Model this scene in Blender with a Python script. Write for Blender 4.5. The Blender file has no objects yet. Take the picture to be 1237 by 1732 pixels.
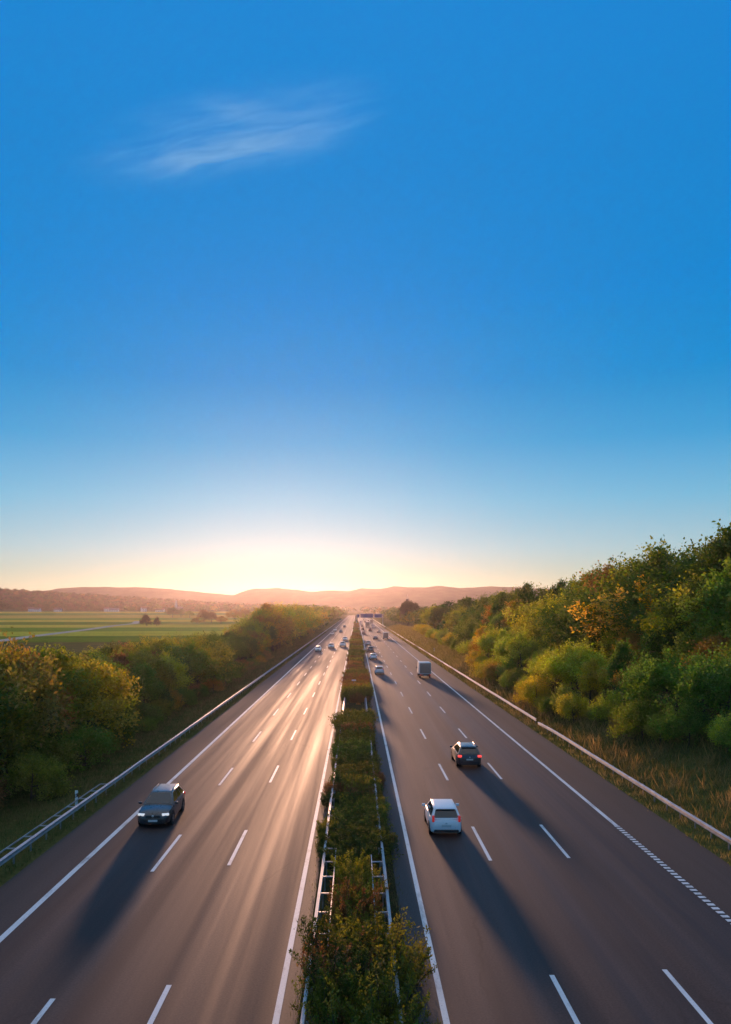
import bpy, bmesh, math, random
import numpy as np
from mathutils import Vector, Matrix

R = math.radians
sc = bpy.context.scene
COL = sc.collection
SUN_AZ, SUN_EL = -4.85, 3.9          # degrees: left of the road axis / above the horizon

# ------------------------------------------------------------------ camera
cam_d = bpy.data.cameras.new('camera')
cam = bpy.data.objects.new('camera', cam_d)
COL.objects.link(cam)
cam.location = (0, 0, 12.3)
cam.rotation_euler = (R(90), 0, 0)
cam_d.sensor_fit = 'HORIZONTAL'
cam_d.sensor_width = 36.0
cam_d.lens = 36.0 * 1330 / 1237
cam_d.shift_x = 15.5 / 1237
cam_d.shift_y = 164.0 / 1237
cam_d.clip_start = 0.5
cam_d.clip_end = 40000
sc.camera = cam

# ------------------------------------------------------------------ sky
w = bpy.data.worlds.new('World')
sc.world = w
w.use_nodes = True
nt = w.node_tree
for n in list(nt.nodes):
    nt.nodes.remove(n)
out = nt.nodes.new('ShaderNodeOutputWorld')
bg = nt.nodes.new('ShaderNodeBackground')
sky = nt.nodes.new('ShaderNodeTexSky')
sky.sky_type = 'NISHITA'
sky.sun_disc = False
sky.sun_elevation = R(SUN_EL)
sky.sun_rotation = R(SUN_AZ)
sky.altitude = 200
sky.air_density = 1.0
sky.dust_density = 0.2
sky.ozone_density = 6.0
bg.inputs['Strength'].default_value = 0.15
# sky colour balance by height; stops above the view raised as added fill
geo = nt.nodes.new('ShaderNodeTexCoord')
sep = nt.nodes.new('ShaderNodeSeparateXYZ')
nt.links.new(geo.outputs['Generated'], sep.inputs[0])
ramp = nt.nodes.new('ShaderNodeValToRGB')
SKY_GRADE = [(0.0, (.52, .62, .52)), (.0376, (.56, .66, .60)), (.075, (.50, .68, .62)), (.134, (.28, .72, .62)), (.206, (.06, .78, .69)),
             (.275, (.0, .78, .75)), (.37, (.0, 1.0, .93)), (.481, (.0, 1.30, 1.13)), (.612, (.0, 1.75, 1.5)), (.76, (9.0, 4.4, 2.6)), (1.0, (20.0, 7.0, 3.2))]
for i, (p, c) in enumerate(SKY_GRADE):
    e = ramp.color_ramp.elements[i] if i < 2 else ramp.color_ramp.elements.new(p)
    e.position = p
    e.color = (*c, 1)
nt.links.new(sep.outputs['Z'], ramp.inputs[0])
mul = nt.nodes.new('ShaderNodeVectorMath')
mul.operation = 'MULTIPLY'
nt.links.new(sky.outputs[0], mul.inputs[0])
nt.links.new(ramp.outputs[0], mul.inputs[1])
# clear-air sky, even all round the horizon; unseen overhead stops lifted as fill light
ramp2 = nt.nodes.new('ShaderNodeValToRGB')
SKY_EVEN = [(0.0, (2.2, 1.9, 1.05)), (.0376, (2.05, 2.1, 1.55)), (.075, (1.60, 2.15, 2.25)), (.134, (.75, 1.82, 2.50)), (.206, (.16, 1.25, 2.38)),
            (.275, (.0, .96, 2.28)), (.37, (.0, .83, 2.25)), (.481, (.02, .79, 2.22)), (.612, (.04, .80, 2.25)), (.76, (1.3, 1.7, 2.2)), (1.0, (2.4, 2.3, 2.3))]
for i, (p, c) in enumerate(SKY_EVEN):
    e = ramp2.color_ramp.elements[i] if i < 2 else ramp2.color_ramp.elements.new(p)
    e.position = p
    e.color = (*c, 1)
nt.links.new(sep.outputs['Z'], ramp2.inputs[0])
mixs = nt.nodes.new('ShaderNodeMix')
mixs.data_type = 'RGBA'
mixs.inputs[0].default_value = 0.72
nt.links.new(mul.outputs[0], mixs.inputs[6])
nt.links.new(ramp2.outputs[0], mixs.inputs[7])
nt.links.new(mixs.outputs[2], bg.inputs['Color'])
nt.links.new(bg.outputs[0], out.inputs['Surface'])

# ------------------------------------------------------------------ sun
sd = bpy.data.lights.new('sun', 'SUN')
sd.energy = 2.5
sd.angle = R(3.2)
sd.color = (1.0, 0.52, 0.30)
sun = bpy.data.objects.new('sun', sd)
COL.objects.link(sun)
dvec = Vector((math.sin(R(SUN_AZ)) * math.cos(R(SUN_EL)), math.cos(R(SUN_AZ)) * math.cos(R(SUN_EL)), math.sin(R(SUN_EL))))
sun.rotation_euler = (-dvec).to_track_quat('-Z', 'Y').to_euler()

# ------------------------------------------------------------------ exposure / render settings
vs = sc.view_settings
vs.view_transform = 'Standard'
vs.look = 'None'
vs.exposure = 1.0
vs.gamma = 1.0
cy = sc.cycles
cy.use_denoising = True
cy.max_bounces = 6
cy.diffuse_bounces = 2
cy.glossy_bounces = 3
cy.transmission_bounces = 3
cy.volume_bounces = 0
cy.transparent_max_bounces = 6
cy.caustics_reflective = False
cy.caustics_refractive = False
cy.sample_clamp_indirect = 4.0
cy.volume_max_steps = 48

# ================================================================== helpers
def tag(o, label=None, cat=None, group=None, kind=None):
    if label: o['label'] = label
    if cat: o['category'] = cat
    if group: o['group'] = group
    if kind: o['kind'] = kind
    return o

def empty(name, loc=(0, 0, 0), rz=0.0):
    o = bpy.data.objects.new(name, None)
    COL.objects.link(o)
    o.location = loc
    o.rotation_euler = (0, 0, rz)
    o.empty_display_size = 0.3
    return o

def link(name, me, parent=None):
    o = bpy.data.objects.new(name, me)
    COL.objects.link(o)
    if parent: o.parent = parent
    return o

def finish(me, smooth=None):
    if smooth is not None:
        me.polygons.foreach_set('use_smooth', [True] * len(me.polygons))
        me.set_sharp_from_angle(angle=R(smooth))
    me.update()
    return me

def from_bm(name, bm, mat, smooth=None):
    bmesh.ops.recalc_face_normals(bm, faces=bm.faces)
    me = bpy.data.meshes.new(name)
    bm.to_mesh(me)
    bm.free()
    me.materials.append(mat)
    return finish(me, smooth)

def np_mesh(name, V, F, mat, smooth=None):
    """V (n,3), F (m,k) of one face size"""
    V = np.asarray(V, dtype=np.float32)
    F = np.asarray(F, dtype=np.int32)
    me = bpy.data.meshes.new(name)
    k = F.shape[1]
    me.vertices.add(len(V))
    me.vertices.foreach_set('co', V.ravel())
    me.loops.add(F.size)
    me.loops.foreach_set('vertex_index', F.ravel())
    me.polygons.add(len(F))
    me.polygons.foreach_set('loop_start', np.arange(0, F.size, k, dtype=np.int32))
    me.update(calc_edges=True)
    me.validate()
    if mat: me.materials.append(mat)
    return finish(me, smooth)

def add_box(bm, c, s, rot=None, bev=0.0):
    r = bmesh.ops.create_cube(bm, size=1.0)
    vsx = r['verts']
    bmesh.ops.scale(bm, vec=s, verts=vsx)
    if bev > 0:
        es = list({e for v in vsx for e in v.link_edges})
        rr = bmesh.ops.bevel(bm, geom=es, offset=bev, segments=2, affect='EDGES', profile=0.6)
        vsx = list({v for f in rr['faces'] for v in f.verts} | {v for v in vsx if v.is_valid})
    if rot is not None:
        bmesh.ops.rotate(bm, cent=(0, 0, 0), matrix=rot, verts=vsx)
    bmesh.ops.translate(bm, vec=c, verts=vsx)
    return vsx

def add_tube(bm, pts, rads, n=7, cap=True):
    rings = []
    for i, p in enumerate(pts):
        p = Vector(p)
        a = Vector(pts[max(0, i - 1)])
        b = Vector(pts[min(len(pts) - 1, i + 1)])
        t = (b - a).normalized()
        u = t.orthogonal().normalized()
        v = t.cross(u)
        if i and rings:
            # keep rings aligned
            u0 = (rings[-1][0].co - Vector(pts[i - 1])).normalized()
            u = (u0 - t * u0.dot(t)).normalized()
            v = t.cross(u)
        rings.append([bm.verts.new(p + (u * math.cos(2 * math.pi * k / n) + v * math.sin(2 * math.pi * k / n)) * rads[i]) for k in range(n)])
    for r0, r1 in zip(rings, rings[1:]):
        for k in range(n):
            bm.faces.new((r0[k], r0[(k + 1) % n], r1[(k + 1) % n], r1[k]))
    if cap:
        bm.faces.new(list(reversed(rings[0])))
        bm.faces.new(rings[-1])

# ------------------------------------------------------------------ materials
def new_mat(name):
    m = bpy.data.materials.new(name)
    m.use_nodes = True
    return m, m.node_tree.nodes, m.node_tree.links, m.node_tree.nodes['Principled BSDF']

def plain(name, col, rough=0.6, metal=0.0, coat=0.0, spec=0.5, emit=None, es=0.0, var=0.0, vscale=6.0):
    m, N, L, b = new_mat(name)
    b.inputs['Base Color'].default_value = (*col, 1)
    b.inputs['Roughness'].default_value = rough
    b.inputs['Metallic'].default_value = metal
    b.inputs['Coat Weight'].default_value = coat
    b.inputs['Coat Roughness'].default_value = 0.32 if 'car_paint' in name else 0.05
    b.inputs['Specular IOR Level'].default_value = spec
    if emit:
        b.inputs['Emission Color'].default_value = (*emit, 1)
        b.inputs['Emission Strength'].default_value = es
    if var > 0:
        tc = N.new('ShaderNodeTexCoord')
        no = N.new('ShaderNodeTexNoise')
        no.inputs['Scale'].default_value = vscale
        no.inputs['Detail'].default_value = 5
        L.new(tc.outputs['Object'], no.inputs['Vector'])
        rp = N.new('ShaderNodeValToRGB')
        rp.color_ramp.elements[0].position = 0.3
        rp.color_ramp.elements[1].position = 0.7
        rp.color_ramp.elements[0].color = (*[c * (1 - var) for c in col], 1)
        rp.color_ramp.elements[1].color = (*[min(1, c * (1 + var)) for c in col], 1)
        L.new(no.outputs['Fac'], rp.inputs[0])
        L.new(rp.outputs[0], b.inputs['Base Color'])
        mr = N.new('ShaderNodeMapRange')
        mr.inputs['To Min'].default_value = max(0.02, rough - 0.12)
        mr.inputs['To Max'].default_value = min(1, rough + 0.12)
        L.new(no.outputs['Fac'], mr.inputs['Value'])
        L.new(mr.outputs[0], b.inputs['Roughness'])
    return m

def noise_node(N, L, src, scale, detail=4, vec_scale=None, rough=0.55):
    if vec_scale:
        mp = N.new('ShaderNodeMapping')
        mp.inputs['Scale'].default_value = vec_scale
        L.new(src, mp.inputs['Vector'])
        src = mp.outputs[0]
    no = N.new('ShaderNodeTexNoise')
    no.inputs['Scale'].default_value = scale
    no.inputs['Detail'].default_value = detail
    no.inputs['Roughness'].default_value = rough
    L.new(src, no.inputs['Vector'])
    return no.outputs['Fac']

def ramp_node(N, L, src, stops):
    rp = N.new('ShaderNodeValToRGB')
    el = rp.color_ramp.elements
    for i, (p, c) in enumerate(stops):
        e = el[i] if i < 2 else el.new(p)
        e.position = p
        e.color = (*c, 1)
    L.new(src, rp.inputs[0])
    return rp.outputs[0]

def mixc(N, L, a, b, f, mode='MIX'):
    mx = N.new('ShaderNodeMix')
    mx.data_type = 'RGBA'
    mx.blend_type = mode
    for s, v in ((mx.inputs[6], a), (mx.inputs[7], b)):
        if isinstance(v, tuple): s.default_value = (*v, 1)
        else: L.new(v, s)
    if isinstance(f, float): mx.inputs[0].default_value = f
    else: L.new(f, mx.inputs[0])
    return mx.outputs[2]

def asphalt(name, c0, c1, rough=(0.42, 0.62), track=True):
    m, N, L, b = new_mat(name)
    tc = N.new('ShaderNodeTexCoord')
    o = tc.outputs['Object']
    big = noise_node(N, L, o, 0.9, 5, (1.0, 0.06, 1))
    base = ramp_node(N, L, big, [(0.3, c0), (0.7, c1)])
    fine = noise_node(N, L, o, 14.0, 4)
    base = mixc(N, L, base, ramp_node(N, L, fine, [(0.32, (0.5, 0.5, 0.5)), (0.70, (1.5, 1.5, 1.5))]), 0.9, 'MULTIPLY')
    r = noise_node(N, L, o, 0.75, 3, (1.0, 0.012, 1))
    mr = N.new('ShaderNodeMapRange')
    mr.inputs['From Min'].default_value = 0.3
    mr.inputs['From Max'].default_value = 0.7
    mr.inputs['To Min'].default_value = rough[0]
    mr.inputs['To Max'].default_value = rough[1]
    L.new(r, mr.inputs['Value'])
    if track:
        streak = ramp_node(N, L, noise_node(N, L, o, 1.5, 2, (1.0, 0.008, 1)), [(0.36, (0.62, 0.62, 0.64)), (0.50, (0.95, 0.92, 0.92)), (0.64, (1.30, 1.22, 1.18))])  # wheel-track streaks, contrast deepened to paint in shadow streaks of the median bushes
        base = mixc(N, L, base, streak, 1.0, 'MULTIPLY')
        # repaired patches and old stains
        st = noise_node(N, L, o, 0.22, 3, (1.0, 0.25, 1))
        base = mixc(N, L, base, ramp_node(N, L, st, [(0.60, (1, 1, 1)), (0.66, (0.80, 0.80, 0.82))]), 1.0, 'MULTIPLY')
        # sealed cracks wandering across the lanes
        vo = N.new('ShaderNodeTexVoronoi'); vo.feature = 'DISTANCE_TO_EDGE'; vo.inputs['Scale'].default_value = 0.16
        mpv = N.new('ShaderNodeMapping'); mpv.inputs['Scale'].default_value = (1.0, 0.45, 1)
        wv = N.new('ShaderNodeVectorMath'); wv.operation = 'ADD'
        nz = N.new('ShaderNodeTexNoise'); nz.inputs['Scale'].default_value = 0.8
        L.new(o, nz.inputs['Vector']); L.new(o, wv.inputs[0]); L.new(nz.outputs['Color'], wv.inputs[1])
        L.new(wv.outputs[0], mpv.inputs['Vector']); L.new(mpv.outputs[0], vo.inputs['Vector'])
        ck = ramp_node(N, L, vo.outputs['Distance'], [(0.0, (0.35, 0.35, 0.35)), (0.012, (1, 1, 1))])
        pm_ = ramp_node(N, L, noise_node(N, L, o, 0.05, 2), [(0.52, (0, 0, 0)), (0.58, (1, 1, 1))])
        base = mixc(N, L, base, mixc(N, L, (1.0, 1.0, 1.0), ck, pm_), 1.0, 'MULTIPLY')
    L.new(base, b.inputs['Base Color'])
    L.new(mr.outputs[0], b.inputs['Roughness'])
    bp = N.new('ShaderNodeBump')
    bp.inputs['Strength'].default_value = 0.25
    bp.inputs['Distance'].default_value = 0.01
    L.new(noise_node(N, L, o, 60.0, 2), bp.inputs['Height'])
    L.new(bp.outputs[0], b.inputs['Normal'])
    b.inputs['Specular IOR Level'].default_value = 0.36
    return m

def leafmat(name, trans=0.5):
    """leaf colour comes from the object's own colour, varied leaf by leaf"""
    m, N, L, b = new_mat(name)
    N.remove(b)
    oi = N.new('ShaderNodeObjectInfo')
    at = N.new('ShaderNodeAttribute')
    at.attribute_name = 'tint'
    sp = N.new('ShaderNodeSeparateColor')
    L.new(at.outputs['Color'], sp.inputs[0])
    hs = N.new('ShaderNodeHueSaturation')
    L.new(oi.outputs['Color'], hs.inputs['Color'])
    for ch, key, lo, hi in ((0, 'Hue', 0.462, 0.532), (1, 'Value', 0.55, 1.5), (2, 'Saturation', 0.8, 1.15)):
        mr = N.new('ShaderNodeMapRange')
        mr.inputs['To Min'].default_value = lo
        mr.inputs['To Max'].default_value = hi
        L.new(sp.outputs[ch], mr.inputs['Value'])
        L.new(mr.outputs[0], hs.inputs[key])
    d = N.new('ShaderNodeBsdfDiffuse')
    t = N.new('ShaderNodeBsdfTranslucent')
    L.new(hs.outputs[0], d.inputs['Color'])
    g = N.new('ShaderNodeMix'); g.data_type = 'RGBA'; g.blend_type = 'MULTIPLY'
    g.inputs[0].default_value = 1.0
    L.new(hs.outputs[0], g.inputs[6])
    g.inputs[7].default_value = (1.9, 1.7, 0.6, 1)
    L.new(g.outputs[2], t.inputs['Color'])
    mx = N.new('ShaderNodeMixShader')
    mx.inputs[0].default_value = trans
    L.new(d.outputs[0], mx.inputs[1])
    L.new(t.outputs[0], mx.inputs[2])
    gl = N.new('ShaderNodeBsdfGlossy')
    gl.inputs['Roughness'].default_value = 0.45
    gl.inputs['Color'].default_value = (0.6, 0.6, 0.6, 1)
    m2 = N.new('ShaderNodeMixShader')
    m2.inputs[0].default_value = 0.02
    L.new(mx.outputs[0], m2.inputs[1])
    L.new(gl.outputs[0], m2.inputs[2])
    L.new(m2.outputs[0], N['Material Output'].inputs['Surface'])
    return m

M = {}
M['road'] = asphalt('asphalt_lanes', (0.024, 0.018, 0.017), (0.042, 0.030, 0.027), (0.55, 0.78))
M['shoulder'] = asphalt('asphalt_shoulder', (0.027, 0.024, 0.023), (0.040, 0.034, 0.032), (0.7, 0.85), False)
M['gutter'] = asphalt('asphalt_gutter', (0.028, 0.026, 0.026), (0.045, 0.041, 0.039), (0.6, 0.75), False)
def worn_paint():
    m, N, L, b = new_mat('road_paint')
    tc = N.new('ShaderNodeTexCoord'); o = tc.outputs['Object']
    a = noise_node(N, L, o, 1.3, 6, (1.0, 0.35, 1), 0.7)
    f = noise_node(N, L, o, 16.0, 3)
    base = ramp_node(N, L, a, [(0.30, (0.34, 0.33, 0.32)), (0.46, (0.66, 0.65, 0.64)), (0.7, (0.76, 0.75, 0.74))])
    base = mixc(N, L, base, ramp_node(N, L, f, [(0.30, (0.45, 0.45, 0.45)), (0.42, (1, 1, 1))]), 0.7, 'MULTIPLY')
    L.new(base, b.inputs['Base Color'])
    b.inputs['Roughness'].default_value = 0.6
    return m
M['paint'] = worn_paint()
M['steel'] = plain('galvanised_steel', (0.44, 0.44, 0.44), 0.5, metal=0.75, var=0.2, vscale=2.0)
M['steel_dark'] = plain('weathered_steel', (0.30, 0.29, 0.28), 0.55, metal=0.5, var=0.3, vscale=3.0)
M['black_paint'] = plain('black_car_paint', (0.022, 0.024, 0.028), 0.3, metal=0.2, coat=1.0, var=0.1)
M['white_paint'] = plain('white_car_paint', (0.80, 0.79, 0.78), 0.38, coat=0.8, var=0.03)
M['silver_paint'] = plain('silver_car_paint', (0.50, 0.50, 0.52), 0.3, metal=0.6, coat=0.8, var=0.05)
M['grey_paint'] = plain('grey_car_paint', (0.13, 0.13, 0.14), 0.3, metal=0.4, coat=0.8, var=0.05)
M['red_paint'] = plain('red_car_paint', (0.25, 0.03, 0.03), 0.3, coat=0.8, var=0.05)
M['glass'] = plain('car_glass', (0.010, 0.014, 0.018), 0.06, spec=0.7, coat=0.3)
M['rubber'] = plain('tyre_rubber', (0.014, 0.014, 0.014), 0.8, var=0.2)
M['trim'] = plain('black_plastic_trim', (0.018, 0.018, 0.019), 0.55, var=0.15)
M['rim'] = plain('alloy_rim', (0.35, 0.35, 0.36), 0.35, metal=0.9)
M['lamp'] = plain('headlamp_glass', (0.75, 0.76, 0.78), 0.08, coat=1.0, spec=0.9)
M['lamp_on'] = plain('lit_headlamp', (0.8, 0.8, 0.8), 0.1, coat=1.0, emit=(1, 0.96, 0.9), es=0.28)
M['tail'] = plain('tail_lamp_red', (0.50, 0.012, 0.012), 0.15, coat=1.0, emit=(1, 0.05, 0.04), es=0.12)
M['tail_on'] = plain('lit_tail_lamp_red', (0.60, 0.014, 0.014), 0.15, coat=1.0, emit=(1, 0.06, 0.05), es=0.9)
M['plate'] = plain('number_plate', (0.62, 0.62, 0.60), 0.4, var=0.06, vscale=20)
M['badge'] = plain('chrome_badge', (0.62, 0.62, 0.62), 0.35, metal=0.3)
M['cargo'] = plain('cargo_rear_shade', (0.32, 0.25, 0.20), 0.7, spec=0.2, var=0.12)  # grey-brown shade of the rear face put into its colour; sides stay white
M['cargo_white'] = plain('cargo_box_white', (0.66, 0.65, 0.63), 0.5, var=0.08)
M['sign_blue'] = plain('motorway_sign_blue', (0.03, 0.07, 0.22), 0.45, var=0.08, vscale=1.0)
M['sign_white'] = plain('sign_white', (0.75, 0.75, 0.74), 0.45, var=0.05)
M['post_white'] = plain('post_white_plastic', (0.78, 0.78, 0.76), 0.45, var=0.06)
M['black'] = plain('black_band', (0.01, 0.01, 0.01), 0.6, var=0.1)
M['bark'] = plain('bark', (0.055, 0.042, 0.032), 0.9, var=0.4, vscale=9)
M['leaf'] = leafmat('leaves')
M['shrub_leaf'] = leafmat('shrub_leaves', 0.4)
M['render'] = plain('white_house_render', (0.72, 0.70, 0.66), 0.8, var=0.08, vscale=1.0)
M['roof'] = plain('red_clay_roof', (0.17, 0.075, 0.05), 0.8, var=0.25, vscale=3.0)
M['slate'] = plain('slate_roof', (0.08, 0.08, 0.09), 0.7, var=0.25, vscale=3.0)
M['window'] = plain('house_window', (0.02, 0.022, 0.026), 0.15, spec=0.7)
M['concrete'] = plain('pale_concrete', (0.45, 0.43, 0.40), 0.8, var=0.12, vscale=1.0)

def ground_mat(name, stops, s1=0.5, s2=6.0, rows=None, rough=0.95):
    m, N, L, b = new_mat(name)
    tc = N.new('ShaderNodeTexCoord')
    o = tc.outputs['Object']
    a = noise_node(N, L, o, s1, 5)
    base = ramp_node(N, L, a, stops)
    f = noise_node(N, L, o, s2, 4)
    base = mixc(N, L, base, ramp_node(N, L, f, [(0.3, (0.6, 0.6, 0.6)), (0.7, (1.35, 1.35, 1.35))]), 0.8, 'MULTIPLY')
    if rows:
        rr = noise_node(N, L, o, rows[0], 2, rows[1])
        base = mixc(N, L, base, ramp_node(N, L, rr, [(0.4, (0.8, 0.82, 0.8)), (0.6, (1.15, 1.12, 1.1))]), 0.8, 'MULTIPLY')
    L.new(base, b.inputs['Base Color'])
    b.inputs['Roughness'].default_value = rough
    b.inputs['Specular IOR Level'].default_value = 0.0
    return m
M['ground'] = ground_mat('meadow_ground', [(0.3, (0.06, 0.072, 0.022)), (0.55, (0.105, 0.10, 0.032)), (0.75, (0.15, 0.12, 0.05))], 0.12, 3.0)
M['soil'] = ground_mat('median_soil', [(0.3, (0.035, 0.032, 0.018)), (0.7, (0.06, 0.055, 0.025))], 1.0, 8.0)
M['path'] = ground_mat('gravel_path', [(0.3, (0.36, 0.33, 0.29)), (0.7, (0.46, 0.43, 0.38))], 0.3, 3.0)
M['hill'] = ground_mat('wooded_hill', [(0.3, (0.035, 0.045, 0.022)), (0.55, (0.06, 0.062, 0.03)), (0.75, (0.10, 0.09, 0.05))], 0.004, 0.03)

# ================================================================== terrain
def sst(a, b, x):
    t = np.clip((np.asarray(x, dtype=float) - a) / (b - a), 0, 1)
    return t * t * (3 - 2 * t)

def ground_z(x, y):
    x = np.asarray(x, dtype=float); y = np.asarray(y, dtype=float)
    far = 1 - 0.75 * sst(260, 620, y)
    z = (3.2 * sst(18.8, 27.5, x) + 4.2 * sst(27.0, 44.0, x)) * far
    z = z - 0.7 * sst(-17.5, -23.0, x) * sst(900, 500, y)
    left = sst(-30, -120, x)
    z = z + left * (7.0 * sst(900, 1500, y))
    z = z + sst(1500, 2050, y) * (4.0 + 34.0 * np.clip((-260 - x) / 540.0, 0, 1.9))
    inroad = (x > -16.3) & (x < 18.4)
    return np.where(inroad, np.where(y < 1500, 0, z), z) - 0.02

def gz(x, y):
    return float(ground_z(x, y))

xs = np.unique(np.concatenate([np.linspace(-60, -16.3, 26), np.linspace(-16.3, 18.4, 8), np.linspace(18.4, 60, 34),
                               60 + np.geomspace(4, 4200, 34), -60 - np.geomspace(4, 4200, 40)]))
ys = np.unique(np.concatenate([np.linspace(-120, 20, 8), np.linspace(20, 300, 57), np.geomspace(300, 3800, 70)]))
XX, YY = np.meshgrid(xs, ys)
bump = 0.10 * (np.sin(XX * 0.9 + 1.3 * np.sin(YY * 0.31)) * np.cos(YY * 0.47)) * (sst(19.5, 23, XX) + sst(-18, -21, XX)) * sst(1500, 300, YY)
ZZ = ground_z(XX, YY) + bump
nx, ny = len(xs), len(ys)
idx = np.arange(nx * ny).reshape(ny, nx)
F = np.stack([idx[:-1, :-1], idx[:-1, 1:], idx[1:, 1:], idx[1:, :-1]], -1).reshape(-1, 4)
ground = link('ground', np_mesh('ground', np.stack([XX, YY, ZZ], -1).reshape(-1, 3), F, M['ground'], 60))
tag(ground, kind='structure')

def sheet(name, x0, x1, y0, y1, z, mat, nseg=1):
    yy = np.linspace(y0, y1, nseg + 1)
    V = [(x, y, z) for y in yy for x in (x0, x1)]
    F = [(2 * i, 2 * i + 1, 2 * i + 3, 2 * i + 2) for i in range(nseg)]
    o = link(name, np_mesh(name, V, F, mat))
    return tag(o, kind='structure')

YN, YF = -60, 2000
LE, L1, L2, LI = -13.25, -9.57, -6.12, -2.40          # line centres, oncoming side
RI, R1, R2, RE = 2.68, 6.56, 10.5, 14.75
sheet('road', LE - 0.15, LI + 0.1, YN, YF, 0.0, M['road'], 20)
sheet('road', RI - 0.1, RE + 0.15, YN, YF, 0.0, M['road'], 20)
sheet('road_shoulder', -15.75, LE - 0.15, YN, YF, 0.0, M['shoulder'], 20)
sheet('road_shoulder', RE + 0.15, 17.95, YN, YF, 0.0, M['shoulder'], 20)
sheet('road_gutter', LI + 0.1, -1.75, YN, YF, 0.0, M['gutter'], 20)
sheet('road_gutter', 1.75, RI - 0.1, YN, YF, 0.0, M['gutter'], 20)

# --- painted lines
def quads_obj(name, rects, z, mat):
    V, Fq = [], []
    for (x0, x1, y0, y1) in rects:
        b = len(V)
        V += [(x0, y0, z), (x1, y0, z), (x1, y1, z), (x0, y1, z)]
        Fq.append((b, b + 1, b + 2, b + 3))
    return tag(link(name, np_mesh(name, V, Fq, mat)), kind='structure')

quads_obj('edge_line', [(LE - .13, LE + .13, YN, YF)], 0.006, M['paint'])
quads_obj('edge_line', [(LI - .10, LI + .10, YN, YF)], 0.006, M['paint'])
quads_obj('edge_line', [(RI - .10, RI + .10, YN, YF)], 0.006, M['paint'])
rects = [(RE - .12, RE + .12, 44.5, YF)]
y = 12.0
while y < 44.4:                                          # raised profile bars of the nearer shoulder line
    rects.append((RE - .15, RE + .15, y, y + .24)); y += 0.42
quads_obj('edge_line', rects, 0.006, M['paint'])
def dashes(x, y0):
    rs = []
    y = y0 - 18 * 6
    while y < 1500:
        rs.append((x - .085, x + .085, y, y + 6.0)); y += 18
    return rs
quads_obj('lane_line', dashes(L2, 37.7), 0.006, M['paint'])
quads_obj('lane_line', dashes(L1, 36.8), 0.006, M['paint'])
quads_obj('lane_line', dashes(R1, 38.4), 0.006, M['paint'])
quads_obj('lane_line', dashes(R2, 38.8), 0.006, M['paint'])

# --- median mound
mx = [-1.75, -1.45, -0.8, 0.0, 0.8, 1.4, 1.75]
mz = [-0.01, 0.08, 0.14, 0.17, 0.14, 0.08, -0.01]
my = np.concatenate([np.linspace(-60, 200, 66), np.linspace(210, 1500, 40)])
rng = np.random.default_rng(5)
V = [(x + (rng.normal() * .04 if 0 < i < 6 else 0), yy, z + (rng.normal() * .03 if 0 < i < 6 else 0)) for yy in my for i, (x, z) in enumerate(zip(mx, mz))]
Fm = [(j * 7 + i, j * 7 + i + 1, (j + 1) * 7 + i + 1, (j + 1) * 7 + i) for j in range(len(my) - 1) for i in range(6)]
tag(link('median_strip', np_mesh('median_strip', V, Fm, M['soil'], 60)), kind='structure')

# --- fields beyond the left tree belt: long strips with skewed edges
fy = [300, 372, 455, 545, 640, 760, 880, 1010, 1180, 1330, 1500]
fc = [((0.074, 0.147, 0.012), (0.112, 0.180, 0.014)), ((0.335, 0.351, 0.034), (0.427, 0.403, 0.047)), ((0.135, 0.215, 0.018), (0.174, 0.257, 0.021)),
      ((0.458, 0.370, 0.048), (0.549, 0.424, 0.061)), ((0.088, 0.156, 0.014), (0.123, 0.189, 0.018)), ((0.488, 0.381, 0.048), (0.580, 0.424, 0.061)),
      ((0.149, 0.224, 0.019), (0.198, 0.257, 0.025)), ((0.427, 0.296, 0.054), (0.519, 0.351, 0.067)), ((0.123, 0.189, 0.019), (0.174, 0.224, 0.025)),
      ((0.458, 0.360, 0.054), (0.519, 0.403, 0.061))]
for k in range(len(fy) - 1):
    c0, c1 = fc[k]
    m = ground_mat('field_%d' % k, [(0.35, c0), (0.65, c1)], 0.02, 0.6, (0.25, (0.05, 1, 1)))
    gxs = -np.concatenate([np.linspace(34, 120, 10), np.geomspace(130, 1500, 22)])
    gys = np.linspace(fy[k] + 1.2, fy[k + 1] - 1.2, 8)
    X2, Y2 = np.meshgrid(gxs, gys)
    Y2s = Y2 + 0.10 * (X2 + 150)
    Z2 = ground_z(X2, Y2s) + 0.06 * (1 + 0.002 * Y2s)
    ii = np.arange(X2.size).reshape(X2.shape)
    Ff = np.stack([ii[:-1, :-1], ii[1:, :-1], ii[1:, 1:], ii[:-1, 1:]], -1).reshape(-1, 4)
    tag(link('field', np_mesh('field', np.stack([X2, Y2s, Z2], -1).reshape(-1, 3), Ff, m)), kind='structure')

# --- pale farm track between the fields
tp = [(-135, 250), (-143, 318), (-150, 356), (-158, 420), (-167, 488), (-183, 590), (-190, 676), (-222, 800)]
V, Fp = [], []
TP = []
for (a, b) in zip(tp, tp[1:]):
    for t in np.linspace(0, 1, 6, endpoint=False):
        TP.append((a[0] + (b[0] - a[0]) * t, a[1] + (b[1] - a[1]) * t))
for i, (x, yy) in enumerate(TP):
    for s in (-3.6, 3.6):
        V.append((x + s, yy, gz(x + s, yy) + 0.25))
    if i: Fp.append((2 * i - 2, 2 * i - 1, 2 * i + 1, 2 * i))
tag(link('path', np_mesh('path', V, Fp, M['path'])), kind='structure')

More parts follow.
